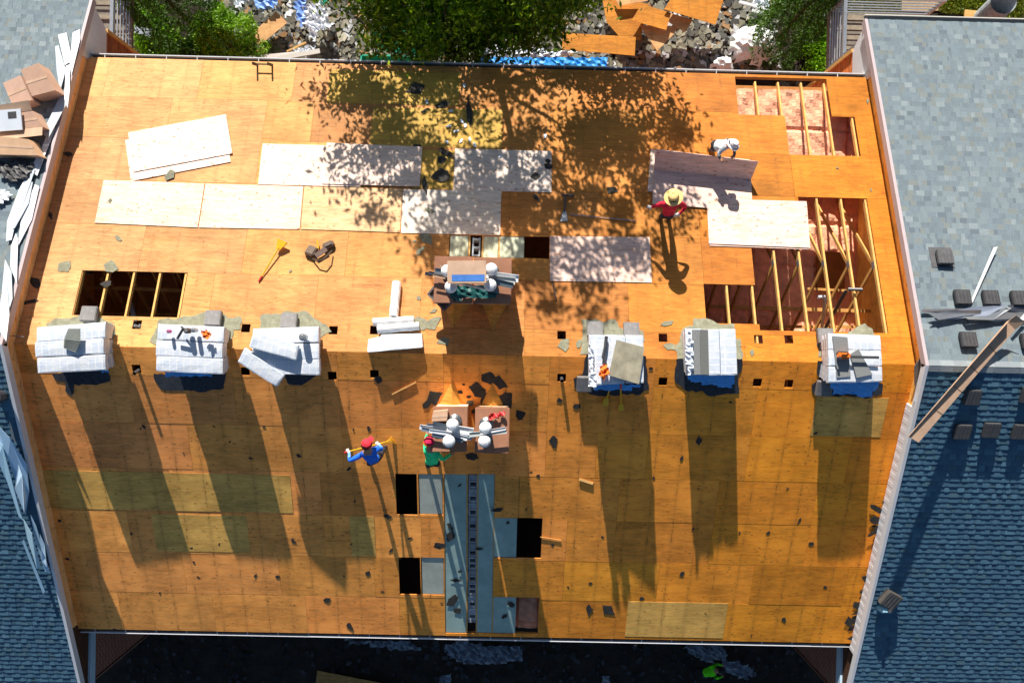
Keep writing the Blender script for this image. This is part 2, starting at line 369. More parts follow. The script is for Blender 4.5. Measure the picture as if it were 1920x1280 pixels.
# treated boards and the block wall between the dwellings
xp=[xs(842,460)[0],xs(880,460)[0],xs(905,460)[0],xs(936,460)[0],xs(985,460)[0]]
for a,b in ((0,1),(2,3),(3,4)): mb=MB(); slab(mb,(xp[a]+0.02,PANU[1]+0.01,xp[b]-0.03,PANU[3]-0.01),'U',-0.03,-0.016,(1.25,1.2,1.0),0.3); mb.build('treated_board',M['frp'],H)
for i in (0,1,3,4,5,6):
    r=PL[i]; mb=MB(); slab(mb,(r[0]+0.02,r[1]+0.015,r[2]-0.02,r[3]-0.015),'L',-0.03,-0.016,(1,1,1) if i in (0,5) else (0.75,0.98,1.05),0.1*i); mb.build('treated_board',M['frp'],H)
for x in xp[1:4]:   # lumber edging visible between them
    mb=MB(); mb.beam(R(x,PANU[1],'U',-0.03),R(x,PANU[3],'U',-0.03),0.04,0.04); mb.build('rafter_edge',M['lumber'],H)
for x in [PL[0][0],PL[1][0],PL[1][2],PL[3][0],PL[3][2],PL[4][2],PL[0][2]]:
    for (s0,s1) in ((PL[1][1],PL[1][3]),):
        if x in (PL[0][0],PL[4][2]): continue
        mb=MB(); mb.beam(R(x,s0,'L',-0.04),R(x,s1,'L',-0.04),0.035,0.04); mb.build('rafter_edge',M['lumber'],H)
mb=MB(); r=PL[2]; s=r[1]+0.05
while s<r[3]-0.3:
    L_=min(0.39,r[3]-0.3-s); c=(1+random.uniform(-.2,.2),)*3
    xm=(r[0]+r[2])/2; o=R(xm,s+L_/2,'L',-0.26); m=frame(o,'L'); w=0.22
    for yy in (-L_/2+0.03,0,L_/2-0.03): mb.box(m@Matrix.Translation((0,yy,0)),w,0.045,0.2,c)
    for xx in (-w/2+0.02,w/2-0.02): mb.box(m@Matrix.Translation((xx,0,0)),0.04,L_-0.012,0.198,c)
    if random.random()<0.6: mb.box(m@Matrix.Translation((0,L_*0.25,0)),w-0.04,L_*0.4,0.185,c)
    s+=0.4
mb.build('block_wall',M['block'],H)
mb=MB(); o=R(xs(893,460)[0],(PANU[1]+PANU[3])/2,'U',-0.22); m=frame(o,'U')
for yy in (-0.23,-0.02,0.2): mb.box(m@Matrix.Translation((0,yy,0)),0.19,0.05,0.19)
for xx in (-0.08,0.08): mb.box(m@Matrix.Translation((xx,0,0)),0.035,0.5,0.188)
mb.build('block_wall',M['block'],H)
# body of the house, attic
AT=-3.05
for sy,Wd in ((1,WU),(-1,WL)):
    y=sy*(Wd*CN-0.42); mb=MB()
    mb.prism([Vector((-XW,y-0.1,GZ)),Vector((XW,y-0.1,GZ)),Vector((XW,y+0.1,GZ)),Vector((-XW,y+0.1,GZ))],[Vector((-XW,y-0.1,AT+0.12)),Vector((XW,y-0.1,AT+0.12)),Vector((XW,y+0.1,AT+0.12)),Vector((-XW,y+0.1,AT+0.12))])
    mb.build('wall',M['brick'],H)
for x in (-XW-0.05,XW+0.05):   # party walls, rising above this roof up to the neighbours' roofs
    mb=MB(); prof=[(-7.45,AT),(7.45,AT),(7.45,roofz(7.45)+0.38),(0,0.42),(-7.45,roofz(7.45)+0.38)]
    A=[Vector((x-0.05,y,z)) for y,z in prof]; B=[Vector((x+0.05,y,z)) for y,z in prof]
    mb.prism(A,B,(1.0,0.55,0.22) if x<0 else (1.05,0.62,0.16),0.3 if x<0 else 0.7,[(y,z) for y,z in prof])
    mb.build('party_wall',M['ply'],H)
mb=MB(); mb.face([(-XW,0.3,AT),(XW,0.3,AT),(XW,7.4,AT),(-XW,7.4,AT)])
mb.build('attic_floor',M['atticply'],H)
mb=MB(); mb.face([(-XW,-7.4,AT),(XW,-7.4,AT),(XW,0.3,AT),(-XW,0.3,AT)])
mb.build('attic_floor',M['dark'],H)  # front half: darkness of the attic put into the floor colour
x0=pz(1625,540,AT).x; mb=MB(); mb.box(Matrix.Translation(((x0+XW)/2,1.6,AT)),XW-x0,6.2,0.06); mb.build('ceiling_board',M['yellowwall'],H)
def blanket(mb,xa,xb,ya,yb,z,amp,step=0.09,seed=1,col=(1,1,1)):
    r=random.Random(seed); nx=int((xb-xa)/step)+1; ny=int((yb-ya)/step)+1; ph=[r.uniform(0,9) for _ in range(8)]
    def hh(x,y):
        return z+amp*(0.5*math.sin(x*7.3+ph[0]+2*math.sin(y*2.1+ph[1]))*math.sin(y*5.1+ph[2])+0.35*math.sin(x*17+ph[3]+y*9)*math.sin(y*13+ph[4]))-(0.10*math.exp(-((x+0.2)%0.61-0.3)**2/0.0008))+r.uniform(-0.08,0.08)*amp-(0.05 if (y%1.22)<0.07 else 0)
    G=[[Vector((xa+(xb-xa)*i/nx,ya+(yb-ya)*j/ny,hh(xa+(xb-xa)*i/nx,ya+(yb-ya)*j/ny))) for j in range(ny+1)] for i in range(nx+1)]
    for i in range(nx):
        for j in range(ny):
            k=1+r.uniform(-.02,.02); mb.face([G[i][j],G[i+1][j],G[i+1][j+1],G[i][j+1]],(col[0]*k,col[1]*k,col[2]*k))
mb=MB(); blanket(mb,4.2,x0-0.02,4.45,7.15,AT+0.47,0.06,seed=6); mb.build('insulation',M['pink'],H,smooth=True)
mb=MB(); blanket(mb,4.2,x0-0.02,0.2,4.55,AT+0.17,0.06); mb.build('insulation',M['pink'],H,smooth=True)
q=BL[3]; mb=MB(); blanket(mb,q[0]-0.2,q[2]+0.2,-7.4,-6.4,AT+0.28,0.09,0.06,3); mb.build('insulation',M['pink'],H,smooth=True)
mb=MB(); c=pz(1556,508,AT+0.3); mb.box(Matrix.Translation(c),0.75,1.0,0.08,(0.55,0.5,0.4)); mb.build('attic_hatch',M['atticply'],H)
# roof trusses under the openings
tx=[xs(1370,600)[0]]; T0=xs(1468,622)[0]
txs=[T0+0.6096*k for k in range(-4,5)]
txl=[xs(185,587)[0]+0.6096*k for k in (-1,0,1,2,3)]
for x in txs+txl:
    if x>XW-0.05 or x<-XW+0.05: continue
    t=MB(); w=0.045
    def seg(y0,z0,y1,z1,d=0.09,c=(1,1,1),xx=x): t.beam((xx,y0,z0),(xx,y1,z1),w,d,c,up=Vector((0,0,1)))
    y1=7.1; t.beam(R(x,0.05,'U',-0.065),R(x,7.75,'U',-0.065),w,0.09,(1.15,1.1,1.0))
    o=t.build('truss_chord',M['lumber'],H)
    b=MB(); b.beam((x,-7.1,AT+0.06),(x,7.1,AT+0.06),w,0.09,(0.8,0.7,0.6)); b.build('bottom_chord',M['lumber'],H)
    yj=2.35; zj=roofz(yj)-0.11
    for (ya,za) in ((0.55,AT+0.1),(4.35,AT+0.1)):
        b=MB(); b.beam((x,yj,zj),(x,ya,za),w*0.9,0.085,(0.95,0.85,0.7)); b.build('web_member',M['lumber'],H)
    b=MB(); b.beam((x,0.0,-0.12),(x,0.55,AT+0.1),w*0.9,0.085,(0.95,0.85,0.7)); b.build('web_member',M['lumber'],H)
    b=MB(); b.beam((x-0.025,yj-0.06,zj+0.04),(x-0.025,yj+0.09,zj-0.02),0.004,0.13); b.build('gusset_plate',M['steel'],H)
def brace(pa,pb,z,w=0.09,d=0.04,col=(1,0.9,0.75)):
    b=MB(); b.beam(pz(*pa,z),pz(*pb,z),w,d,col); b.build('brace',M['lumber'],H)
brace((1322,574),(1660,584),-2.1); brace((1396,612),(1650,613),-2.75,0.08); brace((1514,541),(1590,545),-1.9,0.06)
brace((150,538),(345,545),-1.9); brace((160,587),(345,590),-2.6,0.06); brace((590+1,1),(592,1),-3.0) if 0 else None
for a,b,z0,z1 in (((190,520),(228,590),-1.2,-2.9),((152,540),(175,575),-1.5,-2.8),((325,510),(345,560),-1.5,-2.6)):
    q=MB(); q.beam(pz(*a,z0),pz(*b,z1),0.05,0.09,(0.7,0.6,0.5)); q.build('web_member',M['lumber'],H)
def pipe(pts,r,mat,name='vent_pipe'):
    q=MB(); q.tube(pts,r,12,hollow=True); o=q.build(name,mat,H,smooth=False); return o
pipe([pz(1542,625,-2.8),pz(1586,546,-0.75),pz(1592,542,-0.55),pz(1617,543,-0.45)],0.042,M['blackp'])
pipe([pz(1541,614,-2.6),pz(1547,562,-1.3),pz(1545,556,-1.2),pz(1534,557,-1.2)],0.04,M['whitep'])
pipe([pz(252,600,-1.2),pz(246,570,-2.4)],0.06,M['whitep']); pipe([R(xs(1053,709,'L')[0],xs(1053,709,'L')[1],'L',-0.3),R(xs(1053,709,'L')[0],xs(1053,709,'L')[1],'L',0.16)],0.04,M['blackp'])
v=xs(260,694,'L'); pipe([R(v[0],v[1],'L',-0.3),R(v[0],v[1],'L',0.2)],0.04,M['blackp'])
v=xs(1053,629); pipe([R(v[0],v[1],'U',-0.4),R(v[0],v[1],'U',-0.02)],0.05,M['blackp'])
for dx in (-4,5): v=xs(257+dx,610); pipe([R(v[0],v[1],'U',-0.4),R(v[0],v[1],'U',0.0)],0.035,M['whitep'])
pipe([pz(146,511,-0.9),pz(163,510,-1.0),pz(172,509,-1.3)],0.05,M['blackp'])
# gutters with hangers
for sy,Wd in ((1,WU),(-1,WL)):
    y0=sy*(Wd*CN+0.008); z=roofz(Wd*CN)-0.05; g=MB()
    xl,xr_=-XW+0.02,XW-0.02
    def bar(ya,yb,za,zb,col): 
        g.prism([Vector((xl,ya,za)),Vector((xr_,ya,za)),Vector((xr_,yb,za)),Vector((xl,yb,za))],[Vector((xl,ya,zb)),Vector((xr_,ya,zb)),Vector((xr_,yb,zb)),Vector((xl,yb,zb))],col)
    lo=lambda a,b:(min(a,b),max(a,b))
    a,b=lo(y0,y0+sy*0.006); bar(a,b,z-0.13,z,(0.4,0.35,0.3))
    a,b=lo(y0+sy*0.006,y0+sy*0.095); bar(a,b,z-0.13,z-0.122,(0.12,0.09,0.07))
    a,b=lo(y0+sy*0.095,y0+sy*0.118); bar(a,b,z-0.13,z+0.002,(1,1,1))
    G=g.build('gutter',M['white'],H); k=0; x=-9.9
    while x<XW-0.1:
        q=MB(); q.box(Matrix.Translation((x,y0+sy*0.05,z-0.012)),0.018,0.088,0.01); q.build('gutter_hanger',M['white'],G) if False else None
        q=MB(); q.v=[];
        q.box(Matrix.Translation((x,y0+sy*0.05,z-0.012)),0.018,0.088,0.01)
        ob=q.build('gutter_hanger',M['white'],G); x+=0.81
    q=MB(); a,b=lo(y0-sy*0.05,y0-sy*0.002)
    q.prism([Vector((xl,a,z-0.2)),Vector((xr_,a,z-0.2)),Vector((xr_,b,z-0.2)),Vector((xl,b,z-0.2))],[Vector((xl,a,z+0.012)),Vector((xr_,a,z+0.012)),Vector((xr_,b,z+0.012)),Vector((xl,b,z+0.012))]); q.build('fascia_board',M['lumber'],H)
# ------------------------------------------------------------------ chimneys
def px2(sz,zz): return [pz(*p,zz) for p in sz]
def chimney(quad,zt,pipes,capz,label):
    q=px2(quad,zt); c=sum(q,Vector())/4; base=Vector((c.x,c.y,roofz(c.y)-0.3))
    T=thing('chimney',base,label,'chimney','chimneys of the stripped roof')
    b=MB(); inn=[c+(v-c)*0.93 for v in q]
    b.prism([Vector((v.x,v.y,roofz(v.y)-0.25)) for v in inn],[Vector((v.x,v.y,zt-0.03)) for v in inn],(1,0.7,0.45)); b.build('chimney_body',M['ply'],T)
    b=MB(); b.prism([v-Vector((0,0,0.09)) for v in q],[v+Vector((0,0,0)) for v in q]); b.build('chase_cover',M['brownmetal'],T,bevel=0.012)
    for i,(p,cap) in enumerate(pipes):
        top=pz(*cap,capz); bt=Vector((top.x,top.y,zt))
        b=MB(); b.lathe(Matrix.Translation(bt),[(0.16,0.0),(0.155,0.05),(0.09,0.09),(0.09,capz-zt-0.10)],18,(0.45,0.45,0.45)); fp=b.build('flue_pipe',M['steel'],T,smooth=True)
        b=MB(); b.lathe(Matrix.Translation(bt+Vector((0,0,capz-zt-0.11))),[(0.128,0.0),(0.135,0.03),(0.125,0.07),(0.09,0.105),(0.045,0.122),(0.01,0.127)],24); b.build('flue_cap',M['cap'],fp,smooth=True)
    return T
CU,CL=0.75,0.5
chimney([(813,568),(885,569),(886,481),(815,480)],CU,[(0,(838,507)),(0,(845,537))],1.28,'left chimney of the pair above the ridge, half under a pale carton lid')
chimney([(888,569),(958,570),(960,484),(888,482)],CU,[(0,(921,504)),(0,(919,534))],1.28,'right chimney above the ridge, both white round caps showing beside the carton lid')
chimney([(810,847),(875,847),(877,762),(812,762)],CL,[(0,(848,797)),(0,(841,828))],1.25,'left chimney of the pair below the ridge, with a small carton on its brown cover')
chimney([(890,849),(954,850),(956,765),(891,764)],CL,[(0,(910,803)),(0,(908,828))],1.25,'right chimney of the pair below the ridge, with red rags on its brown cover')
def cricket(xl,xr_,yb,xt,yt,sd):   # little plywood saddle behind a chimney
    A=pt(xl,yb,sd); B=pt(xr_,yb,sd); C_=pt(xt,yt,sd); m=(A+B)/2; A.y=B.y=m.y; A.z=B.z=roofz(m.y)
    top=Vector((C_.x,m.y,C_.z)); b=MB()
    n=Vector((0,0,0.01))
    fs=[(A,top,C_),(top,B,C_)] if sd=='U' else [(A,C_,top),(top,C_,B)]
    for i,f in enumerate(fs):
        b.prism([v+n*0 for v in f][::-1],[v+Vector((0,0,0.014)) for v in f][::-1],(0.66,0.32,0.06),0.2*i,[(v.x,v.y) for v in f][::-1])
    b.build('cricket',M['ply'],H)
cricket(826,888,560,850,615,'U'); cricket(900,955,562,924,620,'U')
cricket(818,872,768,849,712,'L'); cricket(897,950,770,922,718,'L')
# ------------------------------------------------------------------ neighbouring houses
def shingles(mb,x0,x1,sd,Wd,zr,seed,light=1.0):
    r=random.Random(seed); e=0.143; n=int(Wd/e)+1
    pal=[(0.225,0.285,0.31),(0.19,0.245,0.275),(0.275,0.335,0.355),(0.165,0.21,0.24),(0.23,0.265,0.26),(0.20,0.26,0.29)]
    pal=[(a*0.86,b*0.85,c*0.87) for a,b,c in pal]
    if sd=='L': pal=[(a*0.36,b*0.64,c*0.86) for a,b,c in pal]  # front slope shade put into the palette: darker and bluer
    for k in range(n):
        s1=Wd-k*e; s0=max(0,s1-e)
        def strip(xa,xb,sa,sb,ha,hb,c):
            uv=[(xa,sb),(xb,sb),(xb,sa),(xa,sa)]; hs=[hb,hb,ha,ha]
            T=[R(x,s,sd,h,zr) for (x,s),h in zip(uv,hs)]; B=[R(x,s,sd,-0.012,zr) for x,s in uv]
            if sd=='L': mb.face(T[::-1],c)
            else: mb.face(T[::-1],c)
            mb.face([B[0],B[1],T[1],T[0]],c)
            mb.face([B[1],B[2],T[2],T[1]],c); mb.face([B[3],B[0],T[0],T[3]],c)
        c=pal[r.randrange(6)]; c=tuple(v*0.9*light for v in c)
        # base layer in lengths of one shingle, each its own shade
        x=x0
        while x<x1:
            w=r.uniform(0.1,0.32); xb=min(x+w,x1); c=pal[r.choice([0,0,1,1,3,5,5,4])]; q=r.uniform(0.9,1.06)*light
            strip(x,xb,s0,s1,-0.006,0.006+r.uniform(-.001,.001),tuple(v*q for v in c)); x=xb
        x=x0-r.uniform(0,0.2)
        while x<x1:
            w=r.uniform(0.09,0.24); xa,xb=max(x,x0),min(x+w,x1)
            if xb-xa>0.02:
                c=pal[r.choice([0,2,1,0,5,4,0,5])]; q=r.uniform(0.95,1.06)*light; strip(xa,xb,s0,s1+0.004,-0.004,0.0125,tuple(v*q for v in c))
            x+=w+r.uniform(0.06,0.26)
    # ridge caps
WN={'U':(9.05+0)/CN,'L':9.9/CN}
NB={}; TAUPE=simple('taupe_rake_metal',(0.44,0.37,0.39),0.5,var=0.06); BLUEW=simple('shade_blue_white_metal',(0.48,0.66,0.80),0.45,var=0.06,spec=0.5)  # BLUEW: white metal with the blue of skylit shade in its colour
for side,lab in ((-1,'left neighbouring row house with grey shingle roof, cartons and trim scraps lying on it'),(1,'right neighbouring row house with grey shingle roof and rows of dark vents')):
    T=thing('row_house',(side*14.5,0,GZ),lab,'house'); NB[side]=T
    xi,xo=side*(XW-0.10),side*19.0; x0,x1=min(xi,xo),max(xi,xo)
    for sd in 'UL':
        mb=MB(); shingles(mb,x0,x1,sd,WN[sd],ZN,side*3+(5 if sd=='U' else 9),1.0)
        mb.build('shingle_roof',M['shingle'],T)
        mb=MB(); 
        a=side*(XW-0.105); b=a-side*0.03   # metal rake edge
        for xa_,xb_,h0,h1 in ((min(a,b),max(a,b),-0.14,0.022),):
            s0=0.0; mb.prism([R(xa_,0.0,sd,h0,ZN),R(xb_,0.0,sd,h0,ZN),R(xb_,WN[sd],sd,h0,ZN),R(xa_,WN[sd],sd,h0,ZN)],[R(xa_,0.0,sd,h1,ZN),R(xb_,0.0,sd,h1,ZN),R(xb_,WN[sd],sd,h1,ZN),R(xa_,WN[sd],sd,h1,ZN)])
        c=a; d=a+side*0.045; xa_,xb_=min(c,d),max(c,d)
        mb.prism([R(xa_,0,sd,-0.03,ZN),R(xb_,0,sd,-0.03,ZN),R(xb_,WN[sd],sd,-0.03,ZN),R(xa_,WN[sd],sd,-0.03,ZN)],[R(xa_,0,sd,0.022,ZN),R(xb_,0,sd,0.022,ZN),R(xb_,WN[sd],sd,0.022,ZN),R(xa_,WN[sd],sd,0.022,ZN)])
        mb.build('rake_trim',M['white'] if sd=='L' else TAUPE if sd=='U' else BLUEW,T)
    mb=MB(); k=0; x=x0
    while x<x1:     # hip-and-ridge cap shingles
        xb=min(x+0.30,x1); c=random.choice([(0.25,0.285,0.31),(0.30,0.34,0.36)])
        for sd in 'UL':
            f=[R(x,0,sd,0.016,ZN),R(xb,0,sd,0.022,ZN),R(xb,0.13,sd,0.022,ZN),R(x,0.13,sd,0.016,ZN)]; mb.face(f,c)
            f=[R(x,0.13,sd,0.016,ZN),R(xb,0.13,sd,0.022,ZN),R(xb,0.13,sd,0,ZN),R(x,0.13,sd,0,ZN)]; mb.face(f,c)
        x=xb
    mb.build('ridge_cap',M['shingle'],T)
    # walls that stand out past this roof, front and back
    for sy,ye in ((1,8.55),(-1,-9.3)):
        xw=side*XW; mb=MB()
        yi=sy*7.46; A=[Vector((xw,yi,-3.35)),Vector((xw,ye,-3.35)),Vector((xw,ye,GZ)),Vector((xw,yi,GZ))]
        B=[v+Vector((side*0.12,0,0)) for v in A]
        if sy>0:
            mb.prism(A,B,(1,1,1) if side<0 else (1.9,1.7,1.2)); yy=yi   # boards run front to back
            z=-3.35
            while z>GZ+0.2:
                mb.box(Matrix.Translation((xw-side*0.006,(yi+ye)/2,z-0.14)),0.018,abs(ye-yi)-0.01,0.125,((1,1,1) if side<0 else (2.0,1.7,1.2)) if (int(z*7)%3) else ((0.8,0.8,0.8) if side<0 else (1.7,1.5,1.0))); z-=0.15
            mb.build('siding_wall',M['siding'],T)
            q=MB(); q.box(Matrix.Translation((xw-side*0.02,ye,GZ)),0.1,0.1,-3.35-GZ); q.build('corner_board',M['lumber'],T)
        else:
            mb.prism(A,B); mb.build('side_wall',M['brick'],T)
        # white frieze under the rake
        q=MB(); z1=roofz(yi,ZN)-0.16; z2=roofz(ye+sy*0.35,ZN)-0.16
        F=[Vector((xw-side*0.03,yi,-3.36)),Vector((xw-side*0.03,ye,-3.36)),Vector((xw-side*0.03,ye+sy*0.35,z2-0.18)),Vector((xw-side*0.03,ye+sy*0.35,z2)),Vector((xw-side*0.03,yi,z1))]
        if sy>0: q.prism(F,[v+Vector((side*0.1,0,0)) for v in F]); q.build('frieze_board',M['white'],T)
        else:
            b=MB(); F2=[v+Vector((side*0.06,0,0)) for v in F]; b.prism(F2,[v+Vector((side*0.04,0,0)) for v in F2],(0.25,0.3,0.4)); b.build('gable_return',M['siding'],T)
            F=[Vector((xw-side*0.03,yi,-3.36)),Vector((xw-side*0.03,ye-0.35,-3.36)),Vector((xw-side*0.03,ye-0.35,-3.12)),Vector((xw-side*0.03,yi,-3.12))]
            q.prism(F,[v+Vector((side*0.09,0,0)) for v in F]); q.build('frieze_board',BLUEW,T)
        q=MB(); fx0,fx1=min(xw,xo),max(xw,xo); q.prism([Vector((fx0,ye-0.05,GZ)),Vector((fx1,ye-0.05,GZ)),Vector((fx1,ye+0.05,GZ)),Vector((fx0,ye+0.05,GZ))],[Vector((fx0,ye-0.05,roofz(ye,ZN)-0.2)),Vector((fx1,ye-0.05,roofz(ye,ZN)-0.2)),Vector((fx1,ye+0.05,roofz(ye,ZN)-0.2)),Vector((fx0,ye+0.05,roofz(ye,ZN)-0.2))])
        q.build('front_wall',M['brick'],T)
    q=MB(); y=9.05; z=roofz(y,ZN)-0.03   # eave gutter
    q.prism([Vector((x0,y+0.01,z-0.1)),Vector((x1,y+0.01,z-0.1)),Vector((x1,y+0.13,z-0.1)),Vector((x0,y+0.13,z-0.1))],[Vector((x0,y+0.01,z-0.08)),Vector((x1,y+0.01,z-0.08)),Vector((x1,y+0.13,z-0.08)),Vector((x0,y+0.13,z-0.08))],(0.6,0.55,0.45))
    q.prism([Vector((x0,y+0.13,z-0.1)),Vector((x1,y+0.13,z-0.1)),Vector((x1,y+0.155,z-0.1)),Vector((x0,y+0.155,z-0.1))],[Vector((x0,y+0.13,z)),Vector((x1,y+0.13,z)),Vector((x1,y+0.155,z)),Vector((x0,y+0.155,z))],(1,0.95,0.8))
    q.build('gutter',M['white'],T)
# white ribbed flashing on the right party wall, front slope
q=MB(); xw=XW-0.03
for i in range(60):
    s0=0.95+i*0.12; s1=s0+0.118
    if s1>8.2: break
    d=0.003 if i%2 else 0.0
    q.prism([R(xw-0.02-d,s0,'L',0.03),R(xw-0.02-d,s1,'L',0.03),R(xw-0.02-d,s1,'L',ZN*CN-0.14),R(xw-0.02-d,s0,'L',ZN*CN-0.14)],[R(xw+0.02,s0,'L',0.03),R(xw+0.02,s1,'L',0.03),R(xw+0.02,s1,'L',ZN*CN-0.14),R(xw+0.02,s0,'L',ZN*CN-0.14)])
q.build('wall_flashing',M['white'],NB[1])
# roof vents
def vent(px,py,sd,zr,label,group,ribs=True,rz=0.0,w=0.36,h=0.13,mat='blacktin',flange=False,loc=None,tint=(1,1,1)):
    p=pt(px,py,sd,0.0,zr) if loc is None else loc; p=p+Vector((0,0,0.008))
    T=thing('roof_vent',p,label,'vent',group); m=frame(p,sd,rz)
    if flange: b=MB(); b.box(m@Matrix.Translation((-0.02,0.03,0)),w+0.18,w+0.16,0.006,(1.6,1.6,1.6)); b.build('flange',M[mat],T)
    b=MB(); b.box(m@Matrix.Translation((0,0,0.004)),w-0.05,w-0.05,h-0.03,tuple(v*0.5 for v in tint)); b.build('throat',M[mat],T)
    b=MB(); b.box(m@Matrix.Translation((0,0,h*0.35)),w,w,h*0.65,tint)
    b.build('hood',M[mat],T,bevel=0.012)
    for i in range(4 if ribs else 0):
        b=MB(); b.box(m@Matrix.Translation((-w*0.34+i*w*0.225,0,h)),0.012,w*0.88,0.006,(1.5,1.5,1.5)); b.build('rib',M[mat],T)
    return T
g_='dark roof vents of the right house'
vent(1767,485,'U',ZN,'dark square vent standing alone high on the right roof with exposed flange',g_,flange=True,tint=(1.6,1.6,1.6))
vent(1800,560,'U',ZN,'dark roof vent at the left end of the row just above the metal scraps',g_,tint=(0.8,0.8,0.8))
vent(1853,561,'U',ZN,'dark roof vent in the middle of the row just above the metal scraps',g_,tint=(0.8,0.8,0.8))
vent(1906,562,'U',ZN,'dark roof vent at the picture edge just above the metal scraps',g_,tint=(0.8,0.8,0.8))
vent(1811,639,'U',ZN,'dark roof vent between the metal scraps and the cardboard trough',g_,tint=(0.8,0.8,0.8))
vent(1925,642,'U',ZN,'dark roof vent at the right picture edge beside the end of the cardboard trough',g_,tint=(0.8,0.8,0.8))
vent(1800,806,'L',ZN,'shaded dark vent on the front slope of the right roof, first of three',g_)
vent(1854,803,'L',ZN,'shaded dark vent on the front slope of the right roof, middle of three',g_)
vent(1909,806,'L',ZN,'shaded dark vent on the front slope of the right roof, last of three',g_)
vent(1818,742,'L',ZN,'dark vent half hidden behind the cardboard trough on the shaded slope',g_)
vent(1925,738,'L',ZN,'dark vent cut by the picture edge high on the shaded slope',g_)
vent(1664,1117,'L',ZN,'loose dark metal vent lying tilted at the rake of the right roof',None,rz=-0.5,w=0.42,h=0.2,tint=(1.3,1.2,1.0))
# ------------------------------------------------------------------ old shingle patches left around the stacks
def outline(pxs,sd,h0,h1,col=(1,1,1),zr=0.0,jag=0.0,seed=0):
    r=random.Random(seed); pts=[]
    n=len(pxs)
    for i in range(n):
        a,b=pxs[i],pxs[(i+1)%n]; L=math.dist(a,b); k=max(1,int(L/7)) if jag else 1
        for j in range(k):
            t=j/k; pts.append((a[0]+(b[0]-a[0])*t+(r.uniform(-jag,jag) if j else 0),a[1]+(b[1]-a[1])*t+(r.uniform(-jag,jag) if j else 0)))
    sg=sum((pts[i][0]*pts[(i+1)%len(pts)][1]-pts[(i+1)%len(pts)][0]*pts[i][1]) for i in range(len(pts)))
    if sg>0: pts=pts[::-1]
    mb=MB(); mb.prism([pt(*p,sd,h0,zr) for p in pts],[pt(*p,sd,h1,zr) for p in pts],col); return mb
PU=[[(86,607),(100,598),(130,597),(150,590),(190,595),(215,610),(217,626),(212,632),(90,632)],[(281,640),(300,598),(335,596),(362,592),(390,584),(412,582),(428,596),(452,594),(452,617),(438,618),(434,636),(290,646)],
    [(487,614),(487,594),(500,588),(530,588),(531,584),(575,583),(590,597),(612,608),(622,622),(600,634),(489,624)],
    [(1090,598),(1123,600),(1130,604),(1152,598),(1160,612),(1168,617),(1182,610),(1206,620),(1209,640),(1100,664),(1088,664),(1092,620)],
    [(1275,634),(1281,615),(1300,610),(1302,596),(1330,598),(1345,606),(1378,608),(1376,625),(1394,664),(1392,672),(1270,672),(1266,655)],
    [(1531,615),(1534,668),(1560,672),(1560,625)],[(1590,622),(1605,614),(1622,606),(1636,616),(1640,630),(1590,632)],
    [(1243,646),(1252,656),(1266,656),(1266,646),(1256,643)]]
PLo=[[(97,700),(103,712),(122,716),(122,732),(134,742),(140,720),(180,722),(206,714),(204,690)],[(288,700),(292,716),(300,728),(320,732),(385,735),(420,728),(422,712),(424,700)],[(470,660),(600,662),(598,700),(566,722),(540,720),(534,706)],
     [(1076,726),(1075,710),(1092,702),(1100,665),(1212,668),(1214,700),(1216,730),(1200,740),(1168,738),(1130,742),(1100,735)],
     [(1268,674),(1266,716),(1278,724),(1290,734),(1318,733),(1325,741),(1352,740),(1385,738),(1384,720),(1392,672)],
     [(1525,738),(1522,722),(1534,712),(1533,676),(1560,676),(1656,720),(1654,738),(1630,746),(1600,744),(1560,742)]]
PU=[p for p in PU]
for i,p in enumerate(PU): outline(p,'U',0.008+0.0004*i,0.013+0.0004*i,(1.25,1.25,1.2),jag=2.2,seed=i).build('old_shingle_patch',M['oldsh'],H)
for i,p in enumerate(PLo): outline(p,'L',0.008+0.0004*i,0.013+0.0004*i,(0.9,1.1,1.5),jag=2.5,seed=i+20).build('old_shingle_patch',M['scrap'],H)  # shade of the stacks put into the colour, darker and bluer than behind
for p,sd,l in (((173,592),'U','beside the stack at the left wall'),((404,600),'U','behind the second wrapped stack from the left'),((545,605),'U','behind the stack with skewed bundles'),((1114,620),'U','behind the left corner of the stack under a scrap board'),((1182,622),'U','behind the right corner of the stack under a scrap board'),((1543,633),'U','behind the chainsaw stack'),((1541,724),'L','in front of the chainsaw stack'),((1095,716),'L','in front of the stack under a scrap board')):
    vent(*p,sd,0,'old grey ridge-side roof vent '+l,'old roof vents left on the stripped roof',ribs=False,w=0.36,h=0.17,tint=(3.2,3.1,2.9))
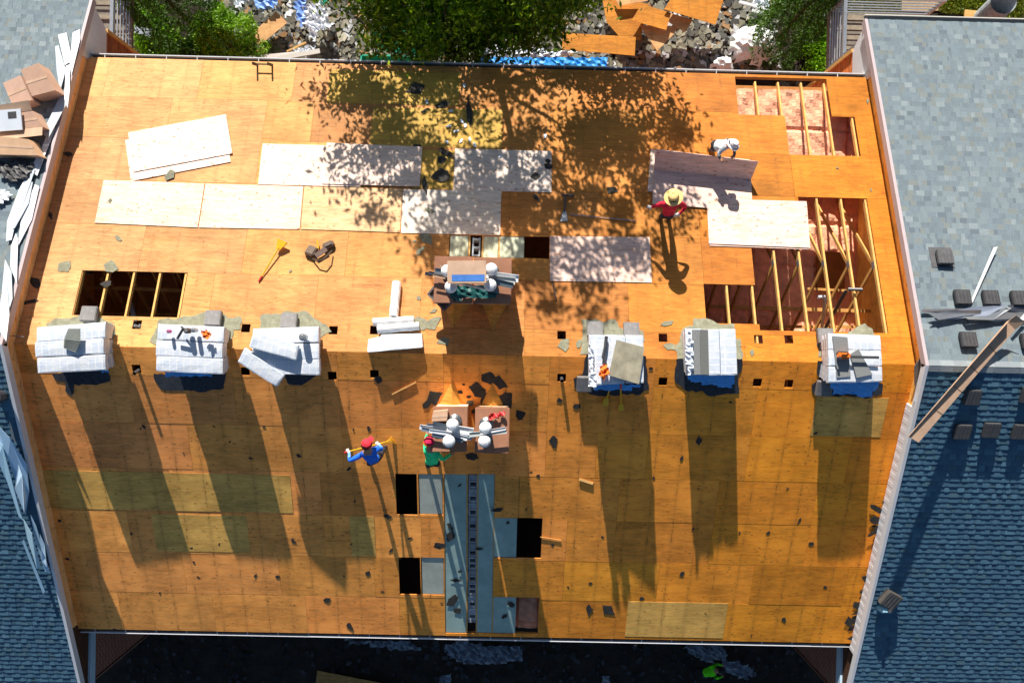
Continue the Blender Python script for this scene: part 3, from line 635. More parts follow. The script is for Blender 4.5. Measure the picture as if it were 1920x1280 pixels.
# ------------------------------------------------------------------ wrapped shingle bundles stacked on the ridge
def bundle(corn,th,label,group,lift=(0,0,0,0),name='shingle_bundle',mat='wrap'):
    """corn: 4 bottom corners (counter-clockwise), sagging sheetlike pack th thick"""
    C4=[Vector(c) for c in corn]; mb=MB(); nx,ny=6,3; r=random.Random(hash(label)&0xffff)
    lx=(C4[1]-C4[0]).length; ly=(C4[3]-C4[0]).length
    def pp(u,v,k):
        a=C4[0].lerp(C4[1],u); b=C4[3].lerp(C4[2],u); q=a.lerp(b,v)
        e=min(u,1-u)*lx; f=min(v,1-v)*ly; rd=0.012*(max(0,1-e/0.05)+max(0,1-f/0.05))
        return q+Vector((0,0,(th-rd if k else 0)))+Vector((0,0,(r.uniform(-.004,.004) if k else 0)))
    us=[0,0.03,0.25,0.5,0.75,0.97,1]; vs=[0,0.08,0.5,0.92,1]
    T=[[pp(u,v,1) for v in vs] for u in us]; B=[[pp(u,v,0) for v in vs] for u in us]
    U=lambda i,j:(us[i]*lx+r0,vs[j]*ly+0.04); r0=r.uniform(0,1)
    for i in range(len(us)-1):
        for j in range(len(vs)-1):
            mb.face([T[i][j],T[i+1][j],T[i+1][j+1],T[i][j+1]],uv=[U(i,j),U(i+1,j),U(i+1,j+1),U(i,j+1)])
            mb.face([B[i][j],B[i][j+1],B[i+1][j+1],B[i+1][j]],uv=[U(i,j),U(i,j+1),U(i+1,j+1),U(i+1,j)])
    for (seq) in ([(i,0) for i in range(len(us))],[(len(us)-1,j) for j in range(len(vs))],[(i,len(vs)-1) for i in range(len(us)-1,-1,-1)],[(0,j) for j in range(len(vs)-1,-1,-1)]):
        for (a,b),(c,d) in zip(seq,seq[1:]):
            mb.face([B[a][b],B[c][d],T[c][d],T[a][b]],uv=[(0,0),(0.2,0),(0.2,0.03),(0,0.03)])
    o=mb.build(name,M[mat],merge=True,smooth=False)
    return tag(o,label,'shingle bundle',group)
def stack(quadpx,ztop,nl,desc,rows=3,th=0.13,skip=(),along='x',jit=0.02,seed=0,inset=0.055,fr=(0.30,)):
    """quadpx: TL,TR,BR,BL of the top face in the picture"""
    r=random.Random(seed); TL,TR,BR,BL=[pz(*p,ztop) for p in quadpx]
    if along=='y': TL,TR,BR,BL=BL,TL,TR,BR
    names=['back','middle','front'] if along=='x' else ['left','middle','right']
    lay=['lowest','second','third','top'] if nl==4 else ['lowest','second','third','fourth','top']
    H4=ztop-th*nl
    cx=(TL+TR+BR+BL)/4
    for l in range(nl):
        k=1-inset*(nl-1-l); flat=0.15+0.85*(1-(l/(nl-1)))   # lower packs drape over the ridge, upper ones lie flatter
        for j in range(rows):
            if (l,j) in skip: continue
            v0,v1=j/rows+0.006,(j+1)/rows-0.006; c=[]
            dx,dy=r.uniform(-jit,jit),r.uniform(-jit,jit)*0.5
            for (u,v) in ((0,v1),(1,v1),(1,v0),(0,v0)):
                q=TL.lerp(TR,u).lerp(BL.lerp(BR,u),v); q=cx+(q-cx)*k
                zb=-P*abs(q.y)*flat+ (0 if l==0 else 0)
                c.append(Vector((q.x+dx,q.y+dy,zb*1.0+0.016+l*th+(H4 if H4>0 else 0)*0)))
            bundle(c,th-0.004,f'white wrapped shingle bundle, {names[j]} row of the {lay[l]} layer, {desc}','wrapped shingle bundles stacked along the ridge')
stack([(63,612),(192,602),(192,695),(64,700)],0.58,4,'stack at the left wall',seed=1)
stack([(294,606),(418,612),(415,702),(290,696)],0.56,4,'stack holding cans and rags',seed=2)
stack([(473,616),(596,612),(597,704),(470,700)],0.54,4,'stack with skewed bundles',seed=3)
stack([(1103,627),(1206,629),(1207,718),(1104,722)],0.5,4,'stack under the scrap board',along='y',seed=4)
stack([(1285,617),(1379,616),(1382,702),(1288,704)],0.5,4,'stack right of the scrap-board stack',along='y',seed=5)
stack([(1552,624),(1650,628),(1653,716),(1552,718)],0.5,4,'chainsaw stack',along='x',seed=6)
def lay(quad,z,th,label,group,mat='wrap',name='shingle_bundle',tilt=(0,0,0,0)):
    c=[pz(*p,z) for p in quad]; c=[Vector((v.x,v.y,v.z+t)) for v,t in zip(c,tilt)]
    TL,TR,BR,BL=c; return bundle([BL,BR,TR,TL],th,label,group,mat=mat,name=name)
G1='loose wrapped bundles lying on the stacks'
lay([(480,619),(562,647),(557,675),(470,650)],0.56,0.12,'white wrapped bundle lying askew across the third stack from the left',G1)
lay([(462,652),(533,703),(518,725),(449,678)],0.5,0.12,'white wrapped bundle sliding off the front left corner of the third stack',G1,tilt=(0.0,-0.1,-0.12,0))
lay([(1293,618),(1311,618),(1312,700),(1300,702)],0.51,0.1,'bare grey shingles lying along the left of the fifth stack',G1,mat='shingle') if 0 else None
def greysh(quad,z,th,label,n=1,tint=(0.24,0.25,0.25)):
    c=[pz(*p,z) for p in quad]; mb=MB(); mb.prism([v for v in c][::-1],[v+Vector((0,0,th)) for v in c][::-1],tint)
    return tag(mb.build('bare_shingle',M['shingle'],bevel=0.003),label,'shingle','bare grey shingles lying on the wrapped stacks')
greysh([(1297,618),(1311,618),(1313,702),(1300,702)],0.525,0.02,'lighter bare grey shingle strip along the left of the fifth stack')
greysh([(1311.5,618),(1327,618),(1329,702),(1313.5,702)],0.525,0.03,'darker bare grey shingle strip along the middle of the fifth stack',tint=(0.17,0.175,0.165))
for i in range(6):
    a=-0.05*i; cx,cy=139+(-4+i*0.0),632+4*i; q=[(125+i*0.6,616+i*5),(150+i*0.3,616+i*5),(152-i*1.5,640+i*4.2),(118+i*2,638+i*3.6)]
    greysh([(128-i*1.6,616+i*4),(151-i*0.6,616+i*4),(151-i*1.6,641+i*4.0),(122-i*0.5,637+i*3.0)],0.575+0.012*(5-i),0.01,'%s of six bare shingles fanned out on the stack at the left wall'%['topmost','second','third','fourth','fifth','lowest'][i],tint=(0.22,0.24,0.22))
greysh([(1560,630),(1588,632),(1594,706),(1568,708)],0.51,0.03,'bare grey shingle strip lying near the left edge of the chainsaw stack')
greysh([(1592,664),(1608,654),(1634,702),(1604,708)],0.51,0.05,'bare grey shingle lying slanted beside the chainsaw')
# rolls and folded wrappers left of the upper chimneys
def roll(a,b,r,za,zb,label,cat='roll',mat='clear'):
    A=pt(*a,'U',za); B=pt(*b,'U',zb); mb=MB(); n=9; rr_=random.Random(3)
    mb.tube([A.lerp(B,i/n) for i in range(n+1)],[r*rr_.uniform(0.92,1.05) for _ in range(n+1)],14)
    o=mb.build('plastic_roll',M['whitep'],smooth=True); tag(o,label,cat,'white plastic rolls left of the chimneys'); return o
roll((744,529),(738,594),0.11,0.11,0.11,'white plastic roll pointing up the slope, above the crosswise rolls')
roll((700,604),(776,600),0.10,0.11,0.11,'uppermost crosswise white plastic roll, just below the upright one')
roll((708,618),(786,611),0.10,0.12,0.12,'second crosswise white plastic roll, between the first roll and the flat bundle')
c=[pt(*p,'U',0.03) for p in ((692,660),(794,651),(792,625),(718,627))]
bundle(c,0.16,'flat white wrapped bundle in front of the plastic rolls',G1)
c=[pt(*p,'U',0.02) for p in ((690,659),(720,657),(718,630),(692,636))]
bundle(c,0.10,'crumpled short white wrapped pack at the left end of the flat bundle',G1)
# ------------------------------------------------------------------ things built from outlines
def inside(p,poly):
    c=False; n=len(poly)
    for i in range(n):
        a,b=poly[i],poly[i-1]
        if (a[1]>p[1])!=(b[1]>p[1]) and p[0]<(b[0]-a[0])*(p[1]-a[1])/(b[1]-a[1])+a[0]: c=not c
    return c
def crumple(name,poly,plane,mat,label,cat,amp=0.06,step=6,dome=0.0,seed=0,col=(1,1,1),group=None,base=0.02):
    """a creased sheet filling an outline on a plane(px,py)->Vector"""
    r=random.Random(seed); xs_=[p[0] for p in poly]; ys=[p[1] for p in poly]; x0,x1,y0,y1=min(xs_),max(xs_),min(ys),max(ys)
    nx=max(2,int((x1-x0)/step)); ny=max(2,int((y1-y0)/step)); cx,cy=(x0+x1)/2,(y0+y1)/2; mb=MB(); G={}
    a=[r.uniform(0,6.3) for _ in range(6)]
    def P_(i,j):
        if (i,j) not in G:
            x=x0+(x1-x0)*i/nx; y=y0+(y1-y0)*j/ny
            q=plane(x+r.uniform(-.3,.3)*step,y+r.uniform(-.3,.3)*step)
            d=max(0,1-((x-cx)/(x1-x0)*2)**2*0.9-((y-cy)/(y1-y0)*2)**2*0.9)
            h=base+amp*(abs(math.sin(x*0.21+a[0]+math.sin(y*0.13+a[1])*2))*0.6+abs(math.sin(y*0.27+x*0.12+a[2]))*0.5+r.random()*0.6)+dome*math.sqrt(d)
            G[(i,j)]=q+Vector((0,0,h))
        return G[(i,j)]
    for i in range(nx):
        for j in range(ny):
            if inside((x0+(x1-x0)*(i+.5)/nx,y0+(y1-y0)*(j+.5)/ny),poly):
                A,B,C_,D=P_(i,j),P_(i,j+1),P_(i+1,j+1),P_(i+1,j)
                mb.face([A,B,C_],col); mb.face([A,C_,D],col)
    # thickness: a copy of the sheet just below
    for f in list(mb.f):
        mb.face([Vector(mb.v[k])-Vector((0,0,0.012)) for k in f][::-1],col)
    return tag(mb.build(name,mat,merge=True),label,cat,group)
def plate(name,poly,sd,h,th,mat,label,cat,group=None,zr=0.0,col=(1,1,1),tilt=None,uvs=False):
    pts=list(poly); sg=sum(pts[i][0]*pts[(i+1)%len(pts)][1]-pts[(i+1)%len(pts)][0]*pts[i][1] for i in range(len(pts)))
    tl=list(tilt) if tilt else [0]*len(pts)
    if sg>0: pts=pts[::-1]; tl=tl[::-1]
    if callable(sd): B=[sd(*p)+Vector((0,0,h+t)) for p,t in zip(pts,tl)]; U=Vector((0,0,th))
    else: B=[pt(*p,sd,h+t,zr) for p,t in zip(pts,tl)]; U=Vector((0,SN*(1 if sd=='U' else -1),CN))*th
    mb=MB(); uv=[(v.x,v.y/CN) for v in B]; mb.prism(B,[v+U for v in B],col,random.random(),uv)
    o=mb.build(name,mat); return tag(o,label,cat,group)
gz=lambda z: (lambda px,py: pz(px,py,z))
# new plywood sheets
NP='new pale plywood sheets laid on the stripped roof'; pale=(0.84,0.66,0.56); pk=(0.80,0.58,0.49)
def sheet(q,h,label,col=pale,sd='U',tilt=None): return plate('plywood_sheet',q,sd,h,0.014,M['newply'],label,'plywood sheet',NP,col=col,tilt=tilt)
sheet([(235,263),(420,228),(433,304),(246,340)],0.012,'pale plywood sheet under the skewed one near the upper left')
sheet([(241,249),(424,215),(436,288),(250,323)],0.032,'pale plywood sheet on top of the skewed pair near the upper left')
sheet([(493,270),(680,275),(676,351),(484,346)],0.010,'bright sheet partly under its right neighbour in the upper row')
sheet([(613,268),(792,276),(787,350),(604,345)],0.030,'bright sheet overlapping the one on its left, half in tree shade')
sheet([(195,338),(384,345),(371,427),(178,418)],0.009,'leftmost sheet of the lower row with a small grey chip on it',(0.80,0.60,0.46))
sheet([(386,345),(569,350),(562,430),(373,427)],0.009,'second sheet from the left in the lower row',(0.82,0.62,0.48))
sheet([(571,350),(755,355),(750,436),(564,430)],0.008,'third sheet of the lower row, warmer orange than its neighbours',(0.74,0.46,0.25))
sheet([(756,355),(940,359),(938,441),(752,437)],0.010,'rightmost sheet of the lower row, pale grey in tree shade',(0.80,0.70,0.60))
sheet([(853,279),(1034,284),(1034,361),(850,357)],0.011,'sheet lying in tree shade with blue scrap and torn shingle on it',(0.76,0.64,0.56))
sheet([(1031,443),(1218,445),(1222,530),(1031,527)],0.010,'sheet right of the black opening above the chimneys',pk)
sheet([(1326,376),(1510,380),(1516,468),(1330,461)],0.012,'lower sheet of the pair beside the open rafters',pk)
sheet([(1325,373),(1512,378),(1519,465),(1329,457)],0.034,'upper sheet of the pair beside the open rafters, crossed by a head shadow',pk)
sheet([(1220,281),(1405,300),(1398,372),(1214,359)],0.010,'sheet mostly hidden under the one held up by the bending worker',pale)
sheet([(1225,316),(1408,336),(1411,396),(1223,383)],0.030,'sheet lying flat at the straw-hatted worker\'s feet',pk)
a,b=pt(1226,319,'U',0.05),pt(1408,337,'U',0.05); c,d=pz(1422,303,b.z+0.46),pz(1229,280,a.z+0.46)
mb=MB(); nrm=(b-a).cross(d-a).normalized()*0.014
L_=(b-a).length; mb.prism([a-nrm,b-nrm,c-nrm,d-nrm],[a,b,c,d],pk,0.37,[(0,0),(L_,0),(L_,0.61),(0,0.61)])
tag(mb.build('plywood_sheet',M['newply']),'sheet tipped up on its long edge by the worker in the white cap','plywood sheet',NP)
# scraps of old shingle scattered about
def scrap(px,py,sd,size,label,seed,col=(1,1,1),h=0.006,lum='scrap',sh=None,ang=None):
    r=random.Random(seed); c=pt(px,py,sd,h); m=frame(c,sd,r.uniform(0,6.3) if ang is None else ang); n=r.randint(4,6); pts=[]
    ax=r.uniform(0.3,0.9) if sh is None else sh
    for i in range(n):   # an angular torn outline with ragged edges
        a0=2*math.pi*i/n+r.uniform(-.35,.35); q=size*r.uniform(0.38,0.62); pts.append((math.cos(a0)*q,math.sin(a0)*q*ax))
    full=[]
    for i in range(n):
        p,q=pts[i],pts[(i+1)%n]; k=3
        for j in range(k):
            t=j/k; jj=size*0.035 if j else 0; full.append((p[0]+(q[0]-p[0])*t+r.uniform(-jj,jj),p[1]+(q[1]-p[1])*t+r.uniform(-jj,jj)))
    gx,gy=r.uniform(-.015,.015),r.uniform(-.015,.02)
    if sd=='L': gx*=0.4; gy*=0.3
    B=[m@Vector((x,y,abs(x*gx+y*gy))) for x,y in full]; T=[v+Vector((0,0,0.005)) for v in B]
    mb=MB(); mb.prism(B,T,col)
    return tag(mb.build('shingle_scrap',M[lum]),label,'shingle scrap')
SMALLS=[]; GS='small torn shingle scraps on the front slope'
small_l=[(400,800),(432,830),(438,862),(470,861),(664,806),(692,803),(655,880),(150,870),(262,803),(270,799),(345,850),(495,800),(280,1000),(361,1028),(365,1053),(373,1082),(245,1000),(150,916),(110,975),(125,1045),(550,1015),(612,1125),(555,1110),(480,1080),(410,1020),(520,1082),(300,1110),(220,1160),(995,885),(1008,893),(985,955),(1130,1005),(1110,970),(1225,895),(1298,990),(1388,998),(1310,825),(1260,960),(1222,690),(1370,752),(1475,915),(1530,812),(1565,935),(1640,985),(1105,1093),(1064,1102),(1035,1020),(1042,970),(1440,1000),(1500,975),(1310,915),(1290,680),(1455,1110),(1280,1075),(1520,1020),(1545,1100),(1410,1190),(1345,1188),(1325,1148),(1470,1160),(1190,1210),(1205,1123),(990,750),(975,785),(665,938),(725,968),(732,1030),(805,1005),(820,1018),(770,1010),(830,1130),(862,1070),(850,1105),(660,1020),(690,1075),(645,1080),(715,1110),(230,1170),(216,1178)]
small_l=[p for i,p in enumerate(small_l) if i%5!=2]+[(852,728),(862,735),(838,748),(874,765),(888,772),(905,735),(925,742),(868,722),(842,735),(880,745),(855,760),(892,718)]
for i,(x,y) in enumerate(small_l):
    o=scrap(x+random.uniform(-2,2),y+random.uniform(-2,2),'L',random.choice([0.08,0.1,0.12,0.2,0.15]),'small dark shingle scrap',i); o['group']=GS; SMALLS.append((o,x,y))
mids=[((708,712),0.24,'dark scrap in the sun left of the lower chimneys, below the ridge'),((814,746),0.42,'torn dark shingle left of the cricket on the lower slope'),((800,757),0.3,'narrow torn shingle beside the small dark ones left of the cricket'),((915,710),0.36,'upper blue-black flap above the right cricket'),((935,719),0.5,'largest blue-black flap draped above the right cricket'),((898,735),0.5,'dark flap standing between the two crickets'),((908,750),0.5,'wide dark flap just above the gap of the lower chimneys'),((948,752),0.48,'glossy dark heap at the right chimney\'s upper corner'),((880,757),0.28,'olive scrap between the crickets',),((1037,828),0.4,'long dark scrap in the sun right of the lower chimneys'),((1082,762),0.2,'roundish scrap below the scrap-board stack\'s left corner'),((975,778),0.3,'dark scrap at the right edge of the lower right chimney'),((885,855),0.34,'dark scrap below the lower right chimney'),((934,955),0.3,'oval dark scrap right of the blue panels'),((1105,1143),0.4,'butterfly-shaped scrap near the front eave'),((1142,1145),0.45,'long ragged scrap near the front eave'),((657,1175),0.26,'dark scrap at the front eave below the legs\' shadow'),((1310,826),0.3,'dark round scrap in the shadow of the fifth stack'),((1278,858),0.18,'little scrap below the fifth stack\'s shadow edge'),((560,855),0.14,'little scrap between two long shadows'),((1050,750),0.16,'little scrap right of the chimney shadow')]
for i,(p,s,l) in enumerate(mids): scrap(*p,'L',s,l,100+i,h=0.008,lum='oldsh' if 'olive' in l else 'scrap')
for i,(p,s,l) in enumerate([((845,987),0.28,'dark folded scrap across the edge of the left blue panel'),((845,1005),0.3,'blue-black flap on the left blue panel'),((825,1022),0.36,'thin ragged scrap left of the blue panel'),((855,1088),0.36,'dark bent scrap on the sunlit part of the long panel'),((848,1125),0.44,'long dark curl low on the long panel'),((858,1145),0.2,'brown chip at the foot of the dark curl'),((898,1028),0.2,'square dark chip on the right blue panel'),((862,910),0.14,'small dark chip high on the left blue panel'),((952,980),0.12,'small dark chip on the short blue panel'),((958,1132),0.26,'dark scrap on the lowest short blue panel'),((946,1155),0.24,'second dark scrap on the lowest short blue panel')]): scrap(*p,'L',s,l,150+i,h=0.0)
ups=[((781,165),0.62,'big crumpled black scrap in tree shade near the eave',0.6),((829,197),0.4,'flat dark rectangle in tree shade',0.55),((880,210),0.8,'long narrow black strip in tree shade',0.2),((797,207),0.26,'thin black sliver in tree shade',0.3),((783,275),0.36,'dark scrap at the right corner of the overlapping bright sheet',0.6),((840,288),0.5,'long dark scrap at the corner of the shaded sheet',0.35),((828,300),0.34,'dark lump above the five-sided scrap',0.8),((830,330),0.5,'five-sided dark scrap between two pale sheets',0.9),((797,351),0.6,'long dark scrap slanting below the overlapping sheet',0.25),((1005,330),0.3,'dark scrap on the shaded sheet, the left one',0.8),((1029,312),0.24,'dark scrap at the right edge of the shaded sheet',0.8),((1027,302),0.16,'smallest dark scrap at the right edge of the shaded sheet',0.8),((1005,370),0.28,'dark rectangle just below the shaded sheet',0.6),((1148,357),0.3,'dark square in the tree shade left of the straw-hatted worker',0.9),((200,531),0.3,'dark scrap lying against the left wall, upper one',0.6) ,((58,565),0.4,'dark strip lying against the left wall, lower one',0.3),((67,530),0.4,'dark scrap in the left wall\'s shade beside the rafters opening',0.6),((127,288),0.3,'dark scrap high in the left wall\'s shade',0.5),((95,405),0.24,'dark scrap halfway down in the left wall\'s shade',0.4),((318,328),0.4,'grey shingle sticking out below the skewed sheets',0.6),((206,376),0.16,'grey chip on the leftmost pale sheet',0.7)]
for i,(p,s,l,sh) in enumerate(ups): scrap(*p,'U',s,l,200+i,h=0.03 if 'sheet' in l else 0.012,sh=sh,lum='oldsh' if 'grey' in l else 'scrap')
for i,(p,s,l) in enumerate([((122,500),0.36,'greyish torn flap left of the opened rafters'),((222,447),0.2,'thin grey chip above the left opening'),((208,500),0.34,'grey sliver at the top edge of the left opening'),((1250,606),0.3,'torn grey shingle behind the fifth stack'),((1060,645),0.42,'ragged grey shingle left of the scrap-board stack'),((1086,645),0.26,'second ragged grey shingle left of the scrap-board stack'),((787,606),0.36,'grey torn shingle right of the plastic rolls'),((812,605),0.4,'olive square shingle left of the upper crickets'),((798,612),0.2,'olive chip beside the square shingle'),((812,583),0.26,'small brown chip above the olive shingle'),((833,640),0.3,'brown torn shingle at the chimney shadow\'s edge'),((800,448),0.42,'torn shingle left of the treated boards'),((788,470),0.3,'grey scrap under the torn shingle left of the treated boards'),((777,452),0.12,'tiny chip left of the treated boards'),((1627,190),0.22,'grey chip at the right wall near the eave'),((806,395),0.3,'torn scrap on the rightmost pale sheet of the lower row'),((545,508),0.1,'tiny chip below the tool belt'),((785,558),0.14,'tiny grey chip right of the upright roll'),((1410,662),0.2,'grey shingle end left of the chainsaw stack'),((1384,643),0.24,'grey shingle end right of the fifth stack'),((1570,315),0.1,'tiny chip on the right part of the upper slope'),((1633,356),0.1,'tiny chip near the right wall above the opening')]): scrap(*p,'U',s,l,300+i,col=(1.2,1.2,1.15),h=0.012 if 'sheet' not in l else 0.026,lum='oldsh')
for i,(x,y) in enumerate([(871,150+10),(845,208),(866,227),(872,235),(856,246),(841,237),(838,266),(864,264),(881,262),(890,272),(938,293),(1022,254),(800,190)]):
    o=scrap(x,y,'U',0.16,'small bright wrapper scrap',400+i,(0.85,0.95,1.1),h=0.03,lum='cap',sh=0.5); o['name_']=0; o.name='wrapper_scrap'; o['category']='wrapper scrap'; o['group']='small bright wrapper scraps in the tree shade'; SMALLS.append((o,x,y))
for i,(x,y) in enumerate([(1600,1178),(1610,1160),(1616,1135),(1622,1110),(1596,1165),(1612,1148),(1645,975),(1650,955),(1655,990),(1665,940),(1640,1000),(1605,1195),(1628,1085)]):
    o=scrap(x-4,y,'L',random.uniform(0.2,0.45),'crumbled shingle by the right wall',440+i,h=0.008+0.004*i); o['group']='dark pieces heaped along the right wall'; SMALLS.append((o,x,y))
LM=[((128,650),'the stack at the left wall'),((355,655),'the stack with cans'),((535,660),'the skewed stack'),((1155,680),'the scrap-board stack'),((1335,665),'the fifth stack'),((1603,680),'the chainsaw stack'),((845,805),'the lower left chimney'),((922,805),'the lower right chimney'),((690,850),'the worker in blue'),((762,925),'the upper left dark opening'),((768,1080),'the lower left dark opening'),((992,1008),'the right dark opening'),((988,1153),'the opening at the eave'),((420,920),'the long yellowish sheet'),((375,1000),'the short yellowish sheet'),((1265,1160),'the yellowish sheet at the eave'),((1590,780),'the yellowish sheet by the right wall'),((1662,1117),'the tilted vent'),((880,245),'the long black strip'),((940,320),'the shaded pale sheet'),((781,165),'the big crumpled black scrap'),((200,1170),'the front left corner'),((560,1185),'the middle of the front gutter'),((1450,1195),'the right part of the front gutter')]
ORD=['nearest','second','third','fourth','fifth','sixth','seventh','eighth','ninth','tenth','eleventh','twelfth','thirteenth','fourteenth']
grp={}
for (o,px_,py_) in SMALLS:
    l=min(LM,key=lambda q:math.dist(q[0],(px_,py_))); dx,dy=px_-l[0][0],py_-l[0][1]
    dr=('right of' if dx>0 else 'left of') if abs(dx)>abs(dy) else ('below' if dy>0 else 'above')
    grp.setdefault((l[1],dr,o['label']),[]).append((math.dist(l[0],(px_,py_)),o))
for (l,dr,base),lst in grp.items():
    for i,(d,o) in enumerate(sorted(lst,key=lambda q:q[0])): o['label']=f'{base}, {ORD[i]} one {dr} {l}'
# sticks and boards on the roof
def stick(a,b,sd,h,w,d,mat,name,label,cat,col=(1,1,1),zr=0.0,zh=None):
    A=pt(*a,sd,h,zr); B=pt(*b,sd,h if zh is None else zh,zr); mb=MB(); mb.beam(A,B,w,d,col); return tag(mb.build(name,mat),label,cat)
stick((735,739),(780,716),'L',0.02,0.03,0.02,M['lumber'],'lath','thin pale lath lying left of the lower cricket','lath')
stick((1068,402),(1192,414),'U',0.03,0.02,0.02,M['steel'],'metal_rod','thin pale rod lying in the tree shade left of the straw-hatted worker','rod')
stick((1013,1006),(1052,1012),'L',0.02,0.015,0.012,M['lumber'],'lath','thin lath right of the dark opening on the front slope','lath')
stick((1086,898),(1112,906),'L',0.02,0.06,0.012,M['lumber'],'lath','short wood offcut in the sun right of the chimneys','lath')
stick((0,628),(44,631),'U',0.25,0.02,0.02,M['steel'],'metal_rod','thin metal rod reaching over the left parapet by the ridge','rod',zh=0.2)
stick((1637,505),(1656,560),'U',0.02,0.05,0.02,M['lumber'],'lath','splintered strip along the opening at the right wall','lath') if 0 else None
stick((1037,532),(1043,562),'U',0.03,0.035,0.03,M['leather'],'hammer','short dark-handled hammer lying below the pale sheet','hammer')
# ladder top at the rear eave
T=thing('ladder',(pt(476,120).x,9.3,GZ),'dark ladder whose top rises above the rear gutter at upper left','ladder')
for sx,p in ((0,462),(1,491)):
    x=pz(p,150,-1.8).x; q=MB(); q.beam((x,9.3,GZ),(x,7.33,-2.2),0.035,0.07,(1,1,1)); q.build('rail',M['leather'],T)
xl,xr_=pz(462,150,-1.8).x,pz(491,150,-1.8).x
for k in range(23):
    z=-2.36-k*0.3; y=7.33+(-2.2-z)*(1.97/7.2); q=MB(); q.beam((xl,y,z),(xr_,y,z),0.03,0.03); q.build('rung',M['leather'],T)
# tear-off shovels
def shovel(tip,end,sd,label,tipz,endz,headw=0.24,plane=None,group=None):
    A=pt(*tip,sd,tipz); B=pt(*end,sd,endz); T=thing('roofing_shovel',A,label,'shovel',group); ax=(B-A).normalized(); n=Vector((0,SN if sd=='U' else -SN,CN)); sx=ax.cross(n).normalized()
    q=MB(); L=0.24; n2=sx.cross(ax).normalized()
    P0=[A-sx*headw/2,A+sx*headw/2,A+ax*L+sx*0.05,A+ax*L-sx*0.05]; q.prism(P0[::-1],[v+n2*0.012+ (n2*0.05 if i<2 else n2*0) for i,v in enumerate(P0)][::-1],(1,1,1)); q.build('blade',M['yellow'],T)
    q=MB()
    for k in range(6): 
        t=(k+0.5)/6-0.5; q.beam(A+sx*headw*t-ax*0.03+n2*0.03,A+sx*headw*t+ax*0.05+n2*0.03,0.018,0.006)
    q.build('teeth',M['steel'],T)
    q=MB(); q.tube([A+ax*L*0.8+n2*0.02,B],0.017,10); q.build('handle',M['yellow'],T)
    q=MB(); q.tube([B-ax*0.12,B+ax*0.02],0.022,10); q.build('grip',M['red'],T); return T
shovel((531,452),(486,526),'U','yellow roofing shovel lying alone on the upper slope',0.12,0.03,0.26)
shovel((1134,757),(1152,702),'L','yellow-handled shovel leaning on the stack, the left of two',0.03,0.62,0.15)
shovel((1164,766),(1164,722),'L','yellow shovel leaning on the stack, the right of two',0.03,0.62,0.15)
A=thing('roofing_shovel',pt(1060,410,'U',0),'dark shovel with fan blade lying in the tree shade','shovel')
q=MB(); q.prism([pt(*p,'U',0.02) for p in ((1050,415),(1065,414),(1061,395),(1056,395))],[pt(*p,'U',0.035) for p in ((1050,415),(1065,414),(1061,395),(1056,395))]); q.build('blade',M['steel'],A)
q=MB(); q.tube([pt(1058,396,'U',0.05),pt(1060,370,'U',0.06)],0.025,10); q.build('handle',M['blackp'],A)
q=MB(); q.tube([pt(1054,366,'U',0.06),pt(1076,367,'U',0.06)],0.03,10); q.build('grip',M['blackp'],A)
# tool belt
T=thing('tool_belt',pt(600,475,'U',0),'worn dark tool belt with pouches and a yellow-handled tool','tool belt')
q=MB(); c=pt(585,473,'U',0.02); q.box(frame(c,'U',-0.4),0.26,0.28,0.13,(1.6,1.6,1.5),taper=0.2); q.build('pouch',M['leather'],T,bevel=0.02)
q=MB(); c=pt(617,462,'U',0.02); q.box(frame(c,'U',0.5),0.30,0.18,0.14,(1.2,1.1,1.1),taper=0.2); q.build('pouch',M['leather'],T,bevel=0.03)
q=MB(); q.beam(pt(592,480,'U',0.10),pt(612,466,'U',0.12),0.12,0.03,(2,2,2.2)); q.build('strap',M['leather'],T)
q=MB(); q.tube([pt(*p,'U',h) for p,h in (((585,484),0.05),((595,489),0.16),((606,486),0.22),((616,477),0.2),((622,470),0.1))],0.018,6); q.build('belt',M['leather'],T)
q=MB(); q.tube([pt(597,466,'U',0.1),pt(595,450,'U',0.12)],0.018,8); q.build('hammer_handle',M['yellow'],T)
# cans and rags on the second stack, jug, chainsaw, hoses
def can(px,py,z,label,mat,r=0.055,h=0.14):
    c=pz(px,py,z); T=thing('can',c,label,'can'); q=MB(); q.lathe(Matrix.Translation(c),[(r,0),(r,h-0.01),(r*0.9,h)],16); q.build('body',mat,T,smooth=False)
    q=MB(); q.lathe(Matrix.Translation(c+Vector((0,0,h))),[(r*0.6,0),(r*0.5,0.012)],14); q.build('lid',M['steel'],T)
can(355,620,0.6,'brown can standing on the stack, left of the silver can',M['leather'],0.06,0.16); can(368,619,0.6,'silver can standing on the stack, beside the orange rag',M['steel'],0.05,0.17)
can(571,632,0.58,'silver tin with dark top on the right end of the skewed stack',M['steel'],0.08,0.18)
can(319,621,0.6,'small pink tin on the left edge of the stack with cans',simple('pink_paint',(0.7,0.08,0.3),0.5),0.04,0.1)
q=MB(); q.tube([pz(344,615,0.75),pz(333,634,0.62)],0.028,8); q.tube([pz(340,612,0.66),pz(348,622,0.66)],0.02,8); tag(q.build('caulking_gun',M['blackp']),'dark caulking gun on the stack between pink tin and brown can','caulking gun')
crumple('rag',[(380,621),(391,617),(399,628),(392,636),(384,632)],gz(0.6),M['orange'],'crumpled orange and white rag on the stack with cans','rag',0.06,2.5)
crumple('rag',[(1124,685),(1138,683),(1140,700),(1130,712),(1121,704)],gz(0.54),M['orange'],'crumpled orange cord and glove beside the scrap board','rag',0.09,2.5,dome=0.04)
crumple('rag',[(917,776),(932,773),(948,771),(947,778),(925,784),(916,786)],gz(CL+0.02),M['red'],'red and white rags on the cover of the lower right chimney','rag',0.06,3)
